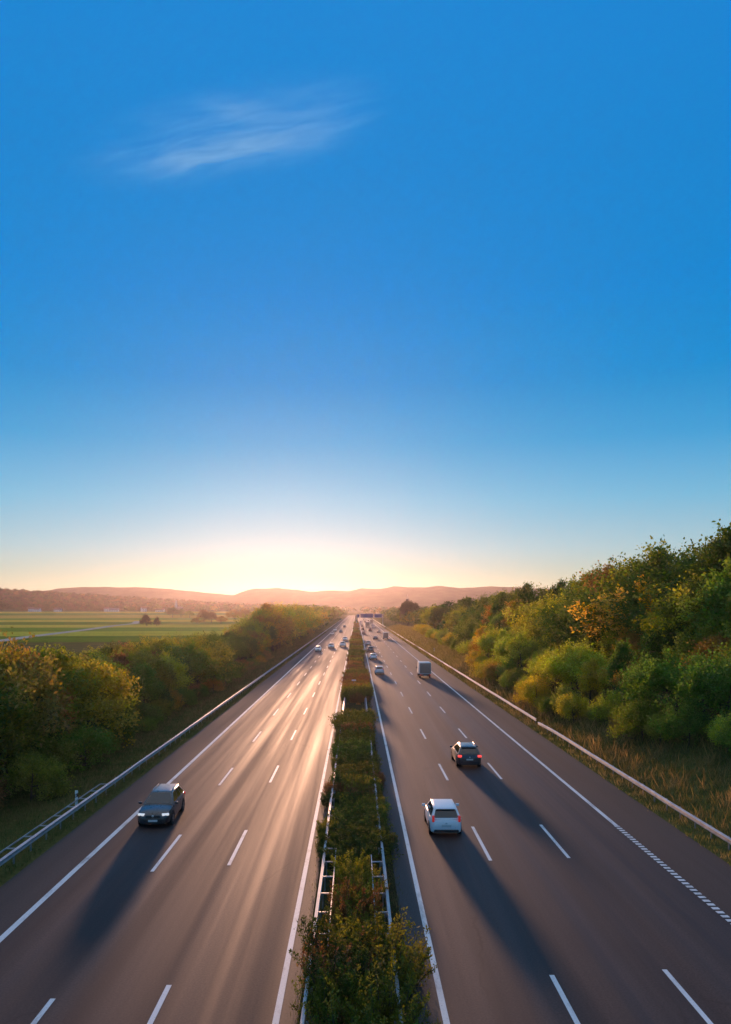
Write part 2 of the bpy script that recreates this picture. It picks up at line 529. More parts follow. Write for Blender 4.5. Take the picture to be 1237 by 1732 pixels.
# ================================================================== hills
def fbm(x, y, seed, octs=5):
    r = np.random.default_rng(seed)
    out = np.zeros_like(x)
    amp, fr = 1.0, 1.0
    for _ in range(octs):
        for _ in range(3):
            a = r.uniform(0, 2 * math.pi); ph = r.uniform(0, 6.28, 1)
            out += amp / 3 * np.sin(fr * (x * math.cos(a) + y * math.sin(a)) + ph + 1.7 * np.sin(0.6 * fr * (x * math.sin(a) - y * math.cos(a)) + 2 * ph))
        amp *= 0.5; fr *= 2.1
    return out

def hill(prof, yc, y0, y1, seed, rough):
    k = yc / 1330.0
    px = np.array([p[0] for p in prof], float); pz = np.array([p[1] for p in prof], float)
    gx = np.linspace(px[0], px[-1], 260)
    top = 12.3 + (1030 - np.interp(gx, px, pz)) * k
    gx = (gx - 603) * k
    gy = np.linspace(y0, y1, 36)
    X, Y = np.meshgrid(gx, gy)
    env = np.where(Y < yc, sst(y0, yc, Y), sst(y1, yc, Y))
    n = fbm(X / 160.0, Y / 160.0, seed)
    fine = fbm(X / 18.0, Y / 18.0, seed + 3, 3)
    Z = top[None, :] * env + n * rough * np.sqrt(env) * (1.15 - env) * 3 + fine * 1.3 * env - 2
    ii = np.arange(X.size).reshape(X.shape)
    Fh = np.stack([ii[:-1, :-1], ii[:-1, 1:], ii[1:, 1:], ii[1:, :-1]], -1).reshape(-1, 4)
    return tag(link('hills', np_mesh('hills', np.stack([X, Y, Z], -1).reshape(-1, 3), Fh, M['hill'], 70)), kind='structure')
hill([(-500, 1004), (-200, 1000), (0, 999), (55, 1000), (85, 998), (105, 994), (150, 992), (255, 993), (300, 997), (345, 1002), (397, 1006), (412, 1000),
      (430, 995), (470, 994), (500, 997), (530, 1001), (555, 998), (590, 1000), (612, 994), (640, 996), (668, 991), (690, 993), (720, 993),
      (745, 990), (775, 994), (830, 991), (880, 993), (960, 997), (1100, 1002), (1500, 1006)], 3000, 2500, 3600, 11, 2.0)
hill([(-500, 1018), (0, 1013), (120, 1010), (250, 1014), (330, 1018), (400, 1015), (470, 1018), (520, 1016), (600, 1019), (660, 1016), (720, 1013), (800, 1016), (900, 1012),
      (1100, 1016), (1500, 1020)], 2450, 2320, 2800, 23, 2.0)

# ================================================================== foliage generators
def leaf_quads(P, D, Nn, ln, wd):
    """diamond leaves at P pointing along D"""
    D = D / (np.linalg.norm(D, axis=1, keepdims=True) + 1e-9)
    S = np.cross(D, Nn)
    S = S / (np.linalg.norm(S, axis=1, keepdims=True) + 1e-9)
    up = np.cross(S, D)
    l = ln[:, None]; ww = wd[:, None]
    v0 = P
    v1 = P + D * l * 0.5 + S * ww * 0.5 + up * l * 0.08
    v2 = P + D * l
    v3 = P + D * l * 0.5 - S * ww * 0.5 + up * l * 0.08
    return np.stack([v0, v1, v2, v3], 1).reshape(-1, 3)

def leaf_mesh(name, P, D, Nn, ln, wd, tint, mat):
    V = leaf_quads(P, D, Nn, ln, wd)
    F = np.arange(len(V)).reshape(-1, 4)
    me = np_mesh(name, V, F, mat)
    at = me.attributes.new('tint', 'FLOAT_COLOR', 'POINT')
    c = np.ones((len(V), 4), np.float32)
    c[:, :3] = np.repeat(tint, 4, axis=0)
    at.data.foreach_set('color', c.ravel())
    return me

def unit(rng, n):
    v = rng.normal(size=(n, 3))
    return v / np.linalg.norm(v, axis=1, keepdims=True)

def gen_crown(seed, nclump=60, twigs=6, per=18, r=0.34, z0=0.16, z1=1.0, leaf=0.03, shape='round', upright=0.45, spread=0.30):
    """leaf sprays round many clump centres in a crown of unit height; returns leaf arrays and clump centres"""
    g = np.random.default_rng(seed)
    cz = (z0 + z1) / 2; hz = (z1 - z0) / 2
    C = []
    lobes = unit(g, 5)
    la = g.uniform(0.05, 0.50, 5)
    while len(C) < nclump:
        u = unit(g, 1)[0]
        rad = g.uniform(0.42, 1.0) ** 0.55
        if u[2] < -0.75: continue
        ext = 0.80 + sum(a * max(0, float(u @ lb)) ** 3 * 1.6 for a, lb in zip(la, lobes)) - 0.10
        p = u * rad * ext
        zz = p[2]
        if shape == 'cone':
            wz = max(0.06, (1 - (zz + 1) / 2) ** 0.8 * 1.25)
        elif shape == 'column':
            wz = 0.75 * (1 - max(0, zz) ** 2 * 0.5)
        else:
            wz = 1.0 - 0.25 * max(0, zz) ** 2
        C.append((p[0] * r * wz, p[1] * r * wz, cz + zz * hz * 0.86))
    C = np.array(C)
    axis = np.array([0, 0, cz - 0.25 * hz])
    P, D, Nn, Ln, Wd, T = [], [], [], [], [], []
    for c in C:
        ctint = g.uniform(0.25, 0.75, 3)
        outw = c - axis
        outw = outw / (np.linalg.norm(outw) + 1e-6)
        nt_ = max(2, int(twigs * g.uniform(0.6, 1.4)))
        for _ in range(nt_):
            d = outw * 0.6 + unit(g, 1)[0] * 0.75 + np.array([0, 0, upright])
            d /= np.linalg.norm(d)
            L = spread * r * g.uniform(0.7, 1.5)
            base = c + g.normal(size=3) * r * 0.10
            k = max(4, int(per * g.uniform(0.6, 1.3)))
            t = np.sort(g.uniform(0.0, 1.0, k))
            jit = g.normal(size=(k, 3)) * leaf * (1.25 - 0.8 * t[:, None])
            P.append(base + d * L * t[:, None] + jit)
            dd = d * 0.7 + unit(g, k) * 0.9
            D.append(dd)
            nn = unit(g, k) * 0.8 + np.array([0, 0, 0.8])
            Nn.append(nn)
            s = leaf * g.uniform(0.6, 1.35, k)
            Ln.append(s); Wd.append(s * g.uniform(0.45, 0.75, k))
            T.append(np.clip(ctint + g.normal(size=(k, 3)) * 0.17, 0, 1))
    return [np.concatenate(a) for a in (P, D, Nn, Ln, Wd, T)], C

def trunk_mesh(seed, C, z0, mat, base_r=0.022, nl=9, top=0.75):
    g = np.random.default_rng(seed + 99)
    bm = bmesh.new()
    wob = g.normal(size=(5, 2)) * 0.012
    pts = [(0, 0, -0.05), (wob[0][0] * .4, wob[0][1] * .4, z0 * 0.6), (wob[1][0], wob[1][1], z0 * 1.4), (wob[2][0], wob[2][1], 0.5), (wob[3][0], wob[3][1], top)]
    add_tube(bm, pts, [base_r * 1.25, base_r, base_r * 0.85, base_r * 0.5, base_r * 0.18], 7)
    sel = g.choice(len(C), min(nl, len(C)), replace=False)
    for i in sel:
        c = C[i]
        zb = min(max(z0 * 0.9, c[2] - abs(g.normal() * .08) - 0.12), top * .9)
        f = zb / top
        b = (wob[2][0] * f, wob[2][1] * f, zb)
        mid = ((b[0] + c[0]) / 2 + g.normal() * .01, (b[1] + c[1]) / 2 + g.normal() * .01, (b[2] + c[2]) / 2 - 0.015)
        add_tube(bm, [b, mid, tuple(c)], [base_r * .38, base_r * .24, base_r * .08], 5, False)
    return from_bm('trunk', bm, mat, 50)

PROT = {}
def make_tree_proto(key, seed, **kw):
    tr = kw.pop('tr', {})
    arr, C = gen_crown(seed, **kw)
    me = leaf_mesh('crown', *arr, M['leaf'])
    tm = trunk_mesh(seed, C, kw.get('z0', 0.16), M['bark'], **tr)
    PROT[key] = (bpy.data.objects.new('crown', me), bpy.data.objects.new('trunk', tm), arr)

make_tree_proto('broad_a', 1, nclump=66, twigs=9, per=19, r=0.35, z0=0.08, leaf=0.031, upright=0.7, spread=0.40)
make_tree_proto('broad_b', 2, nclump=60, twigs=9, per=19, r=0.40, z0=0.06, leaf=0.032, upright=0.5, spread=0.38)
make_tree_proto('broad_c', 3, nclump=95, twigs=6, per=19, r=0.33, z0=0.12, leaf=0.031, upright=0.6)
make_tree_proto('tall_a', 4, nclump=80, twigs=6, per=19, r=0.25, z0=0.12, leaf=0.028, upright=0.9, shape='column')
make_tree_proto('thin_a', 5, nclump=46, twigs=6, per=17, r=0.27, z0=0.18, leaf=0.028, upright=1.0, spread=0.42)
make_tree_proto('dark_cone', 6, nclump=90, twigs=7, per=19, r=0.42, z0=0.02, leaf=0.034, upright=0.2, shape='cone')
make_tree_proto('spire', 9, nclump=70, twigs=6, per=18, r=0.20, z0=0.05, leaf=0.026, upright=0.5, shape='cone', spread=0.36)
make_tree_proto('broad_d', 10, nclump=58, twigs=9, per=19, r=0.37, z0=0.10, leaf=0.030, upright=0.75, spread=0.44)
make_tree_proto('low_a', 7, nclump=52, twigs=9, per=19, r=0.52, z0=0.02, leaf=0.044, upright=0.8, spread=0.55)
make_tree_proto('low_b', 8, nclump=44, twigs=10, per=19, r=0.46, z0=0.02, leaf=0.044, upright=1.1, spread=0.65)

def place_tree(key, x, y, h, col, label, cat='tree', name='tree', group=None, wid=1.0, rz=None, rnd=random):
    cr, tr, _ = PROT[key]
    root = empty(name, (x, y, gz(x, y) - 0.03), rnd.uniform(0, 6.28) if rz is None else rz)
    root.scale = (h * wid * rnd.uniform(.86, 1.14), h * wid * rnd.uniform(.86, 1.14), h)
    root.rotation_euler = (rnd.uniform(-.09, .09), rnd.uniform(-.09, .09), root.rotation_euler.z)
    tag(root, label, cat, group)
    c = cr.copy(); COL.objects.link(c); c.parent = root
    c.color = (*col, 1)
    t = tr.copy(); COL.objects.link(t); t.parent = root
    return root

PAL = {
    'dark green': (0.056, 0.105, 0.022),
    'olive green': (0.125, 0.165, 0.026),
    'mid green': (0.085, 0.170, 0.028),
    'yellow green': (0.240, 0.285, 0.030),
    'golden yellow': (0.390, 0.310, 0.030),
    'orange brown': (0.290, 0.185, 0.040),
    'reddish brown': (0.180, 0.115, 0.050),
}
def jit_col(name, rnd):
    c = PAL[name]
    k = rnd.uniform(0.82, 1.2)
    return tuple(v * k * rnd.uniform(0.93, 1.07) for v in c)

def pick(rnd, opts):
    t = rnd.uniform(0, sum(w_ for _, w_ in opts))
    for k, w_ in opts:
        t -= w_
        if t <= 0: return k
    return opts[-1][0]

rnd = random.Random(41)
TREES = []          # key, x, y, h, colour name, wid, zone text, group
def left_h(y):
    return float(np.interp(y, [30, 62, 72, 86, 98, 112, 130, 180, 225, 255, 330, 600, 1300], [9.5, 9.6, 9.2, 7.4, 7.0, 9.0, 8.0, 7.6, 8.8, 13.2, 13.8, 13.4, 14]))
def band(y):
    return 'near' if y < 75 else 'middle' if y < 130 else 'far' if y < 260 else 'farthest'
y = 38.0
while y < 1250:
    far = y > 250
    for (xr, hs) in ((-26.3, 0.92), (-30.6, 1.0), (-35.0, 0.95)):
        if xr < -34 and y > 170: continue
        x = xr + rnd.uniform(-1.1, 1.1)
        yy = y + rnd.uniform(-1.4, 1.4)
        if x / yy < -0.56: continue
        if xr > -28 and 120 < y < 240: x -= 1.2
        h = left_h(yy) * hs * rnd.uniform(0.84, 1.08)
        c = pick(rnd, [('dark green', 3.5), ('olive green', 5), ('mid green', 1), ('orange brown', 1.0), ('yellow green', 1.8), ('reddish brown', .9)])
        if yy > 230: c = pick(rnd, [('golden yellow', 3), ('yellow green', 3), ('orange brown', 2), ('olive green', 2)])  # lens-flare orange over the far belt put into its leaf colours
        key = pick(rnd, [('broad_a', 2.5), ('broad_b', 2.5), ('broad_c', 2.2), ('broad_d', 2.8), ('tall_a', .8), ('thin_a', .8)])
        row = 'front row' if xr > -28 else 'second row' if xr > -33 else 'back row'
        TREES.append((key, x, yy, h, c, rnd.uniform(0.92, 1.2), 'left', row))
    y += 4.3 if y < 130 else 5.5 if y < 250 else 8 if y < 600 else 16

def crest(y):
    return float(np.interp(y, [60, 80, 95, 110, 140, 180, 250, 375, 600], [22.0, 22.0, 21.2, 20.4, 19.0, 18.0, 16.8, 14.2, 13.0]))
y = 46.0
while y < 900:
    for (xr, fz, row) in ((31.5, 0.50, 'front edge'), (35.0, 0.74, 'middle'), (39.5, 0.97, 'crest')):
        x = xr + rnd.uniform(-1.0, 1.0)
        yy = y + rnd.uniform(-1.6, 1.6)
        if x / yy > 0.56: continue
        if row == 'middle' and y > 420: continue
        topz = crest(yy) * (fz if yy < 300 else 0.6 + 0.4 * fz)
        h = max(3.4, (topz - gz(x, yy)) * rnd.uniform(0.86, 1.06))
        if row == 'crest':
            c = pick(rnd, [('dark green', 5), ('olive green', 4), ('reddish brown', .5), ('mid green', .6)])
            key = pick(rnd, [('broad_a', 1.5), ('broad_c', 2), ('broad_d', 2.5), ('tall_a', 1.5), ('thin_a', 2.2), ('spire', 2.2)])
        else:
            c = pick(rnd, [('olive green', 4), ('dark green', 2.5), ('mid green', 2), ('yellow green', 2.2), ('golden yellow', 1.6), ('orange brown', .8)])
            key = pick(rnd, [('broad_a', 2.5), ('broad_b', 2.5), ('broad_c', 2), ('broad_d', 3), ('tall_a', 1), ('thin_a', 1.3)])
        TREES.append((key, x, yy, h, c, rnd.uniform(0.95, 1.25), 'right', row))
    y += 4.4 if y < 140 else 6.0 if y < 300 else 10
TREES.sort(key=lambda t: -(t[3] / t[2]))
NEAR, FAR = TREES[:262], TREES[262:]
where = {
    'left': {'near': 'beside the near guardrail', 'middle': 'just beyond the black car', 'far': 'well past the black car', 'farthest': 'in the sunlit distance'},
    'right': {'near': 'above the nearest guardrail', 'middle': 'above the guardrail break', 'far': 'level with the box van', 'farthest': 'towards the sign gantry'},
}
for (key, x, yy, h, c, wd, side, row) in NEAR:
    shape = {'broad_a': 'rounded', 'broad_b': 'spreading', 'broad_c': 'domed', 'tall_a': 'narrow upright', 'thin_a': 'thin open', 'spire': 'pointed', 'broad_d': 'feathery'}[key]
    place = 'left belt' if side == 'left' else 'right wood'
    lab = '%s %s tree in %s of %s, %s' % (shape, c, row, place, where[side][band(yy)])
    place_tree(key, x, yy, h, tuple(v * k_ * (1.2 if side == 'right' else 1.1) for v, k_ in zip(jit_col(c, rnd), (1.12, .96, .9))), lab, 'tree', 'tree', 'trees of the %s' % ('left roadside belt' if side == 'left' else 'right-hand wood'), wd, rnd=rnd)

# the two crowns with golden and orange tinted leaves at the left
for (x, yy, h, key, c, lab) in ((-24.4, 71, 9.0, 'broad_c', (0.30, 0.27, 0.03), 'tree with bright golden leaf tips standing out of the dark left belt'),
                                (-27.5, 59, 10.0, 'broad_b', (0.20, 0.165, 0.035), 'rounded orange tinted tree at the left edge of the picture')):
    place_tree(key, x, yy, h, c, lab, 'tree', 'tree', None, 1.0, rnd=rnd)

# ---- leaf clouds joined into one object (for what is too far to count)
def thin(arr, n, seed, grow):
    g = np.random.default_rng(seed)
    P, D, Nn, Ln, Wd, T = arr
    s = g.choice(len(P), n, replace=False)
    return P[s], D[s], Nn[s], Ln[s] * grow, Wd[s] * grow, T[s]

def mass(name, items, nleaf, grow, seed, mat_name):
    """items: key,x,y,z,h,wid,colour"""
    g = np.random.default_rng(seed)
    lod = {k: thin(PROT[k][2], nleaf, 3, grow) for k in {i[0] for i in items}}
    Vs, Cs = [], []
    for (key, x, y, z, h, wd, col) in items:
        P, D, Nn, Ln, Wd, T = lod[key]
        a = g.uniform(0, 6.28)
        ca, sa = math.cos(a), math.sin(a)
        rot = np.array([[ca, -sa, 0], [sa, ca, 0], [0, 0, 1]])
        V = leaf_quads(P, D, Nn, Ln, Wd) @ rot.T * np.array([h * wd, h * wd, h]) + np.array([x, y, z])
        cc = np.array(col)[None, :] * (0.6 + 0.8 * np.repeat(T[:, 1], 4))[:, None]
        Vs.append(V); Cs.append(cc)
    V = np.concatenate(Vs); C = np.concatenate(Cs)
    m, N, L, b = new_mat(mat_name)
    at = N.new('ShaderNodeAttribute'); at.attribute_name = 'leaf_colour'
    N.remove(b)
    d = N.new('ShaderNodeBsdfDiffuse'); t = N.new('ShaderNodeBsdfTranslucent'); mxs = N.new('ShaderNodeMixShader')
    mxs.inputs[0].default_value = 0.4
    L.new(at.outputs['Color'], d.inputs['Color']); L.new(at.outputs['Color'], t.inputs['Color'])
    L.new(d.outputs[0], mxs.inputs[1]); L.new(t.outputs[0], mxs.inputs[2])
    L.new(mxs.outputs[0], N['Material Output'].inputs['Surface'])
    me = np_mesh(name, V, np.arange(len(V)).reshape(-1, 4), m)
    a = me.attributes.new('leaf_colour', 'FLOAT_COLOR', 'POINT')
    c4 = np.ones((len(V), 4), np.float32); c4[:, :3] = C
    a.data.foreach_set('color', c4.ravel())
    return tag(link(name, me), kind='stuff')

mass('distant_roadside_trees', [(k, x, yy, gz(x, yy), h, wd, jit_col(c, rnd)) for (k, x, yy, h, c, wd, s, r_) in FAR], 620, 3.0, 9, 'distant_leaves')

items = []
g = np.random.default_rng(77)
for _ in range(2600):
    yy = g.uniform(1540, 2100)
    px = g.uniform(-60, 460)
    x = (px - 603) / 1330 * yy
    if x > -150: continue
    c = pick(rnd, [('dark green', 4), ('olive green', 2.5), ('reddish brown', 3), ('orange brown', 1.4)])
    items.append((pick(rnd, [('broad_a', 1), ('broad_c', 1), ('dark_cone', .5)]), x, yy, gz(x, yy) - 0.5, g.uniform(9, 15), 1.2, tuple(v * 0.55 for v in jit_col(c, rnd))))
for _ in range(520):                                  # woods between the fields and the hills, either side of the vanishing road
    yy = g.uniform(1350, 2300)
    x = g.uniform(-420, 620)
    if -16 < x < 18 and yy < 1950: continue
    c = pick(rnd, [('dark green', 3), ('olive green', 2.5), ('orange brown', 2)])
    items.append((pick(rnd, [('broad_a', 1), ('broad_b', 1)]), x, yy, gz(x, yy) - 0.5, g.uniform(8, 14), 1.25, jit_col(c, rnd)))
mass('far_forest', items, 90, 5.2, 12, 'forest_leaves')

# ---- single trees and hedges standing in the fields
def px_at(px, py):
    """ground point (z=0) under a picture position, used to lay out the far landscape"""
    yy = 12.3 * 1330 / (py - 1030)
    return (px - 603) / 1330 * yy, yy
x, yy = px_at(248, 1058)
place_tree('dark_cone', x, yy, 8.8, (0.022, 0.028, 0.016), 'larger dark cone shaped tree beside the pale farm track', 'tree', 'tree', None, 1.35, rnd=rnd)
x, yy = px_at(265, 1058)
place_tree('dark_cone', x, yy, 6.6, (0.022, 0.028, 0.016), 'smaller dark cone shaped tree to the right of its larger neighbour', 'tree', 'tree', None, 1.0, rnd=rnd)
for k, (px, py, h, c, lab) in enumerate((
        (292, 1046, 13, 'dark green', 'round dark tree in front of the white church spire'),
        (306, 1045.5, 11, 'dark green', 'dark tree just right of the white church spire'),
        (321, 1046, 9, 'olive green', 'low dark tree at the right end of the group by the spire'),
        (345, 1052, 11, 'reddish brown', 'tall brown tree in the hedge line across the sunlit field'),
        (358, 1053, 9.5, 'reddish brown', 'rounded brown tree right of the tall one in the field hedge'),
        (333, 1055, 6, 'orange brown', 'small bushy tree at the left end of the field hedge'),
        (374, 1055, 6.5, 'orange brown', 'small bushy tree at the right end of the field hedge'),
        (398, 1050, 11, 'orange brown', 'first sunlit orange tree past the field hedge'),
        (416, 1049, 12, 'orange brown', 'broad orange tree below the sun glow'),
        (434, 1051, 11, 'golden yellow', 'golden tree at the right end of the sunlit field'))):
    x, yy = px_at(px, py)
    place_tree(pick(rnd, [('broad_a', 1), ('broad_b', 1)]), x, yy, h, jit_col(c, rnd), lab, 'tree', 'tree', 'trees among the far fields', 1.8, rnd=rnd)
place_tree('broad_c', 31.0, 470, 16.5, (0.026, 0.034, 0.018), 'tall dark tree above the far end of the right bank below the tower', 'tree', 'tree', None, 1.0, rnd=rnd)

# ================================================================== shrubs and front trees of the right bank, shrubs of the median
def shrub_x(y):
    return float(np.interp(y, [45, 60, 76, 90, 140, 175, 330], [25.6, 23.8, 22.6, 21.6, 22.2, 24.4, 26.2]))
y = 50.0
while y < 330:
    for (dx, lo, hi) in ((0.0, 1.4, 3.2), (2.6, 4.2, 6.8)):  # taller second row is trees, carried under the shrub name
        x = shrub_x(y) + dx + rnd.uniform(-0.8, 0.8)
        c = pick(rnd, [('golden yellow', 2.6), ('yellow green', 3), ('orange brown', 1.6), ('olive green', 3), ('mid green', 1.2)])
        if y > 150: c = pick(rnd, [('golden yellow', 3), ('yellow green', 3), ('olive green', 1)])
        h = rnd.uniform(lo, hi)
        key = pick(rnd, [('low_a', 1), ('low_b', 1.4)]) if dx == 0 else pick(rnd, [('broad_d', 2), ('thin_a', 2), ('tall_a', 1), ('low_b', .7)])
        yy = y + rnd.uniform(-1, 1)
        if x / yy < 0.50 and not (dx > 0 and y > 200):
            lab = '%s %s, at the foot of the right wood, %s' % ('tall' if h > 3.7 else 'low', c, where['right'][band(yy)])
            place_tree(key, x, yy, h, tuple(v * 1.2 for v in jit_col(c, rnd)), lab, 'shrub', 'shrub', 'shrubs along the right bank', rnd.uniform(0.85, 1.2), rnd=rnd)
    y += rnd.uniform(2.8, 4.2) if y < 150 else rnd.uniform(4, 7)
y = 40.0
while y < 210:
    x = -22.9 + rnd.uniform(-1.2, 1.0)
    c = pick(rnd, [('dark green', 3), ('olive green', 3), ('mid green', 2), ('orange brown', 1), ('reddish brown', .8)])
    h = rnd.uniform(1.3, 3.2)
    if x / y > -0.52:
        lab = '%s %s shrub under the left tree belt, %s' % ('tall' if h > 2.3 else 'low', c, where['left'][band(y)])
        place_tree(pick(rnd, [('low_a', 1), ('low_b', 1)]), x, y, h, jit_col(c, rnd), lab, 'shrub', 'shrub', 'shrubs below the left tree belt', rnd.uniform(0.9, 1.3), rnd=rnd)
    y += rnd.uniform(2.4, 4.6) if y < 120 else rnd.uniform(4, 7)

def make_shrub_proto(key, seed, stems, leaf, n_leaf, spread, lean, hmin=0.55):
    """upright leafy shoots fanning out from the ground; unit height"""
    g = np.random.default_rng(seed)
    P, D, Nn, Ln, Wd, T = [], [], [], [], [], []
    bm = bmesh.new()
    for s in range(stems):
        a = g.uniform(0, 6.283); rr = spread * math.sqrt(g.uniform(0, 1))
        b = np.array([rr * math.cos(a), rr * math.sin(a), 0.0])
        tip = b + np.array([math.cos(a) * lean * g.uniform(.2, 1.2), math.sin(a) * lean * g.uniform(.2, 1.2), g.uniform(hmin, 1.0)]) + g.normal(size=3) * np.array([.06, .06, 0])
        mid = (b + tip) / 2 + np.array([0, 0, 0.06])
        if s % 2 == 0:
            add_tube(bm, [tuple(b), tuple(mid), tuple(tip)], [0.010, 0.007, 0.002], 4, False)
        k = int(n_leaf * g.uniform(0.7, 1.3))
        t = g.uniform(0.08, 1.0, k) ** 0.75
        base = (1 - t)[:, None] ** 2 * b + 2 * ((1 - t) * t)[:, None] * mid + (t ** 2)[:, None] * tip
        jr = leaf * 1.4 * (1.25 - t)[:, None]
        P.append(base + g.normal(size=(k, 3)) * jr)
        D.append(unit(g, k) * 0.9 + np.array([0, 0, 0.75]))
        Nn.append(unit(g, k))
        sz = leaf * g.uniform(0.6, 1.4, k)
        Ln.append(sz); Wd.append(sz * g.uniform(0.35, 0.6, k))
        ct = g.uniform(0.25, 0.75, 3)
        T.append(np.clip(ct + g.normal(size=(k, 3)) * 0.16, 0, 1))
    arr = [np.concatenate(a) for a in (P, D, Nn, Ln, Wd, T)]
    me = leaf_mesh('foliage', *arr, M['shrub_leaf'])
    st = from_bm('stems', bm, M['bark'])
    PROT[key] = (bpy.data.objects.new('foliage', me), bpy.data.objects.new('stems', st), arr)
make_shrub_proto('shoots_a', 31, 66, 0.044, 105, 0.44, 0.34, 0.30)
make_shrub_proto('shoots_b', 32, 56, 0.044, 110, 0.36, 0.46, 0.30)
make_shrub_proto('shoots_c', 33, 84, 0.050, 80, 0.50, 0.24, 0.25)
make_shrub_proto('mound_a', 34, 150, 0.085, 48, 0.85, 0.35, 0.45)
make_shrub_proto('mound_b', 35, 150, 0.085, 48, 0.90, 0.25, 0.5)

def median_h(y):
    return float(np.interp(y, [22, 26, 30, 33, 36.5, 37.5, 47, 50, 62, 66, 74, 84, 87, 99, 102, 112, 130, 150, 200, 260, 330, 340, 600],
                           [2.0, 2.1, 1.7, 1.45, 1.35, 1.0, 1.05, 1.3, 1.2, 1.6, 1.7, 1.5, 0.0, 0.0, 1.7, 1.9, 1.6, 1.5, 1.6, 1.7, 1.9, 1.5, 1.6]))
FAR_MEDIAN = []
y = 20.8
while y < 700:
    h = median_h(y)
    if h > 0.3:
        k = 2 if y < 48 else 1
        for q in range(k):
            x = rnd.uniform(-0.45, 0.35) if k == 1 else (rnd.uniform(-1.05, -0.2), rnd.uniform(0.15, 1.05))[q] * float(np.interp(y, [21, 26, 30, 36.9, 37, 48], [0.95, 0.75, 0.5, 0.3, 0.62, 0.62]))
            if 48 < y < 330 and rnd.random() < 0.06: continue
            hh = h * (rnd.uniform(0.55, 1.12) if y < 37 else rnd.uniform(0.7, 1.12))
            near = y < 37
            key = pick(rnd, [('shoots_a', 1), ('shoots_b', 1), ('shoots_c', .8)]) if near else pick(rnd, [('mound_a', 1), ('mound_b', 1), ('shoots_c', .5)])
            c = pick(rnd, [('dark green', 3.5), ('olive green', 3), ('mid green', 1.2), ('reddish brown', .8)]) if y < 90 else pick(rnd, [('olive green', 3), ('orange brown', 2), ('reddish brown', 1.2), ('yellow green', .8)])
            if 32.5 < y < 37: c = 'yellow green'
            seg = 'in the nearest clump' if y < 32.5 else 'behind the nearest clump' if y < 37 else 'in the low stretch between ladder rails' if y < 48 else \
                'before the planting gap' if y < 88 else 'just past the planting gap' if y < 135 else 'in the far planting' if y < 330 else 'towards the sign gantry'
            side = '' if k == 1 else (', oncoming side,', ', right lanes side,')[q]
            wid = 1.0 if near else (1.45 / max(0.7, hh) if y < 48 else rnd.uniform(0.9, 1.15) if y < 150 else rnd.uniform(0.85, 1.2))
            if y > 175:                               # too far to tell one from the next
                FAR_MEDIAN.append((key, x, y, gz(x, y), hh, wid, tuple(a_ * b_ for a_, b_ in zip(jit_col(c, rnd), (1.05, .84, .8)))))
                FAR_MEDIAN.append((key, x + rnd.uniform(-.8, .8), y + 1.0, gz(x, y), hh * .8, wid, tuple(a_ * b_ for a_, b_ in zip(jit_col(c, rnd), (1.05, .84, .8)))))
                continue
            place_tree(key, x, y + rnd.uniform(-.3, .3), hh, tuple(a_ * b_ for a_, b_ in zip(jit_col(c, rnd), (1.05, .84, .8))), '%s median shrub%s %s' % (c, side, seg), 'shrub', 'shrub', 'shrubs planted along the median', wid, rnd=rnd)
    y += 1.15 if y < 37 else 1.5 if y < 62 else 2.0 if y < 140 else rnd.uniform(1.5, 3.0) if y < 340 else 8.0

mass('distant_median_shrubs', FAR_MEDIAN, 900, 2.2, 15, 'distant_median_leaves')

# low growth along the foot of both median rails
y = 38.5
while y < 130:
    for sx in (-1.42, 1.16):
        if 86 < y < 100 or rnd.random() < 0.42: continue
        c = pick(rnd, [('dark green', 3), ('olive green', 3), ('reddish brown', .8)])
        hh = rnd.uniform(0.75, 1.2)
        lab = '%s low shrub by the median rail, %s, %s' % (c, 'oncoming side' if sx < 0 else 'right lanes side', 'before the planting gap' if y < 88 else 'just past the planting gap' if y < 135 else 'in the far planting')
        place_tree(pick(rnd, [('mound_a', 1), ('mound_b', 1), ('shoots_c', 1)]), sx + rnd.uniform(-.12, .12), y + rnd.uniform(-.5, .5), hh, tuple(a_ * b_ for a_, b_ in zip(jit_col(c, rnd), (1.05, .84, .8))), lab, 'shrub', 'shrub', 'shrubs planted along the median', rnd.uniform(.45, .65) / hh, rnd=rnd)
    y += rnd.uniform(1.2, 2.4) if y < 140 else rnd.uniform(4, 7)

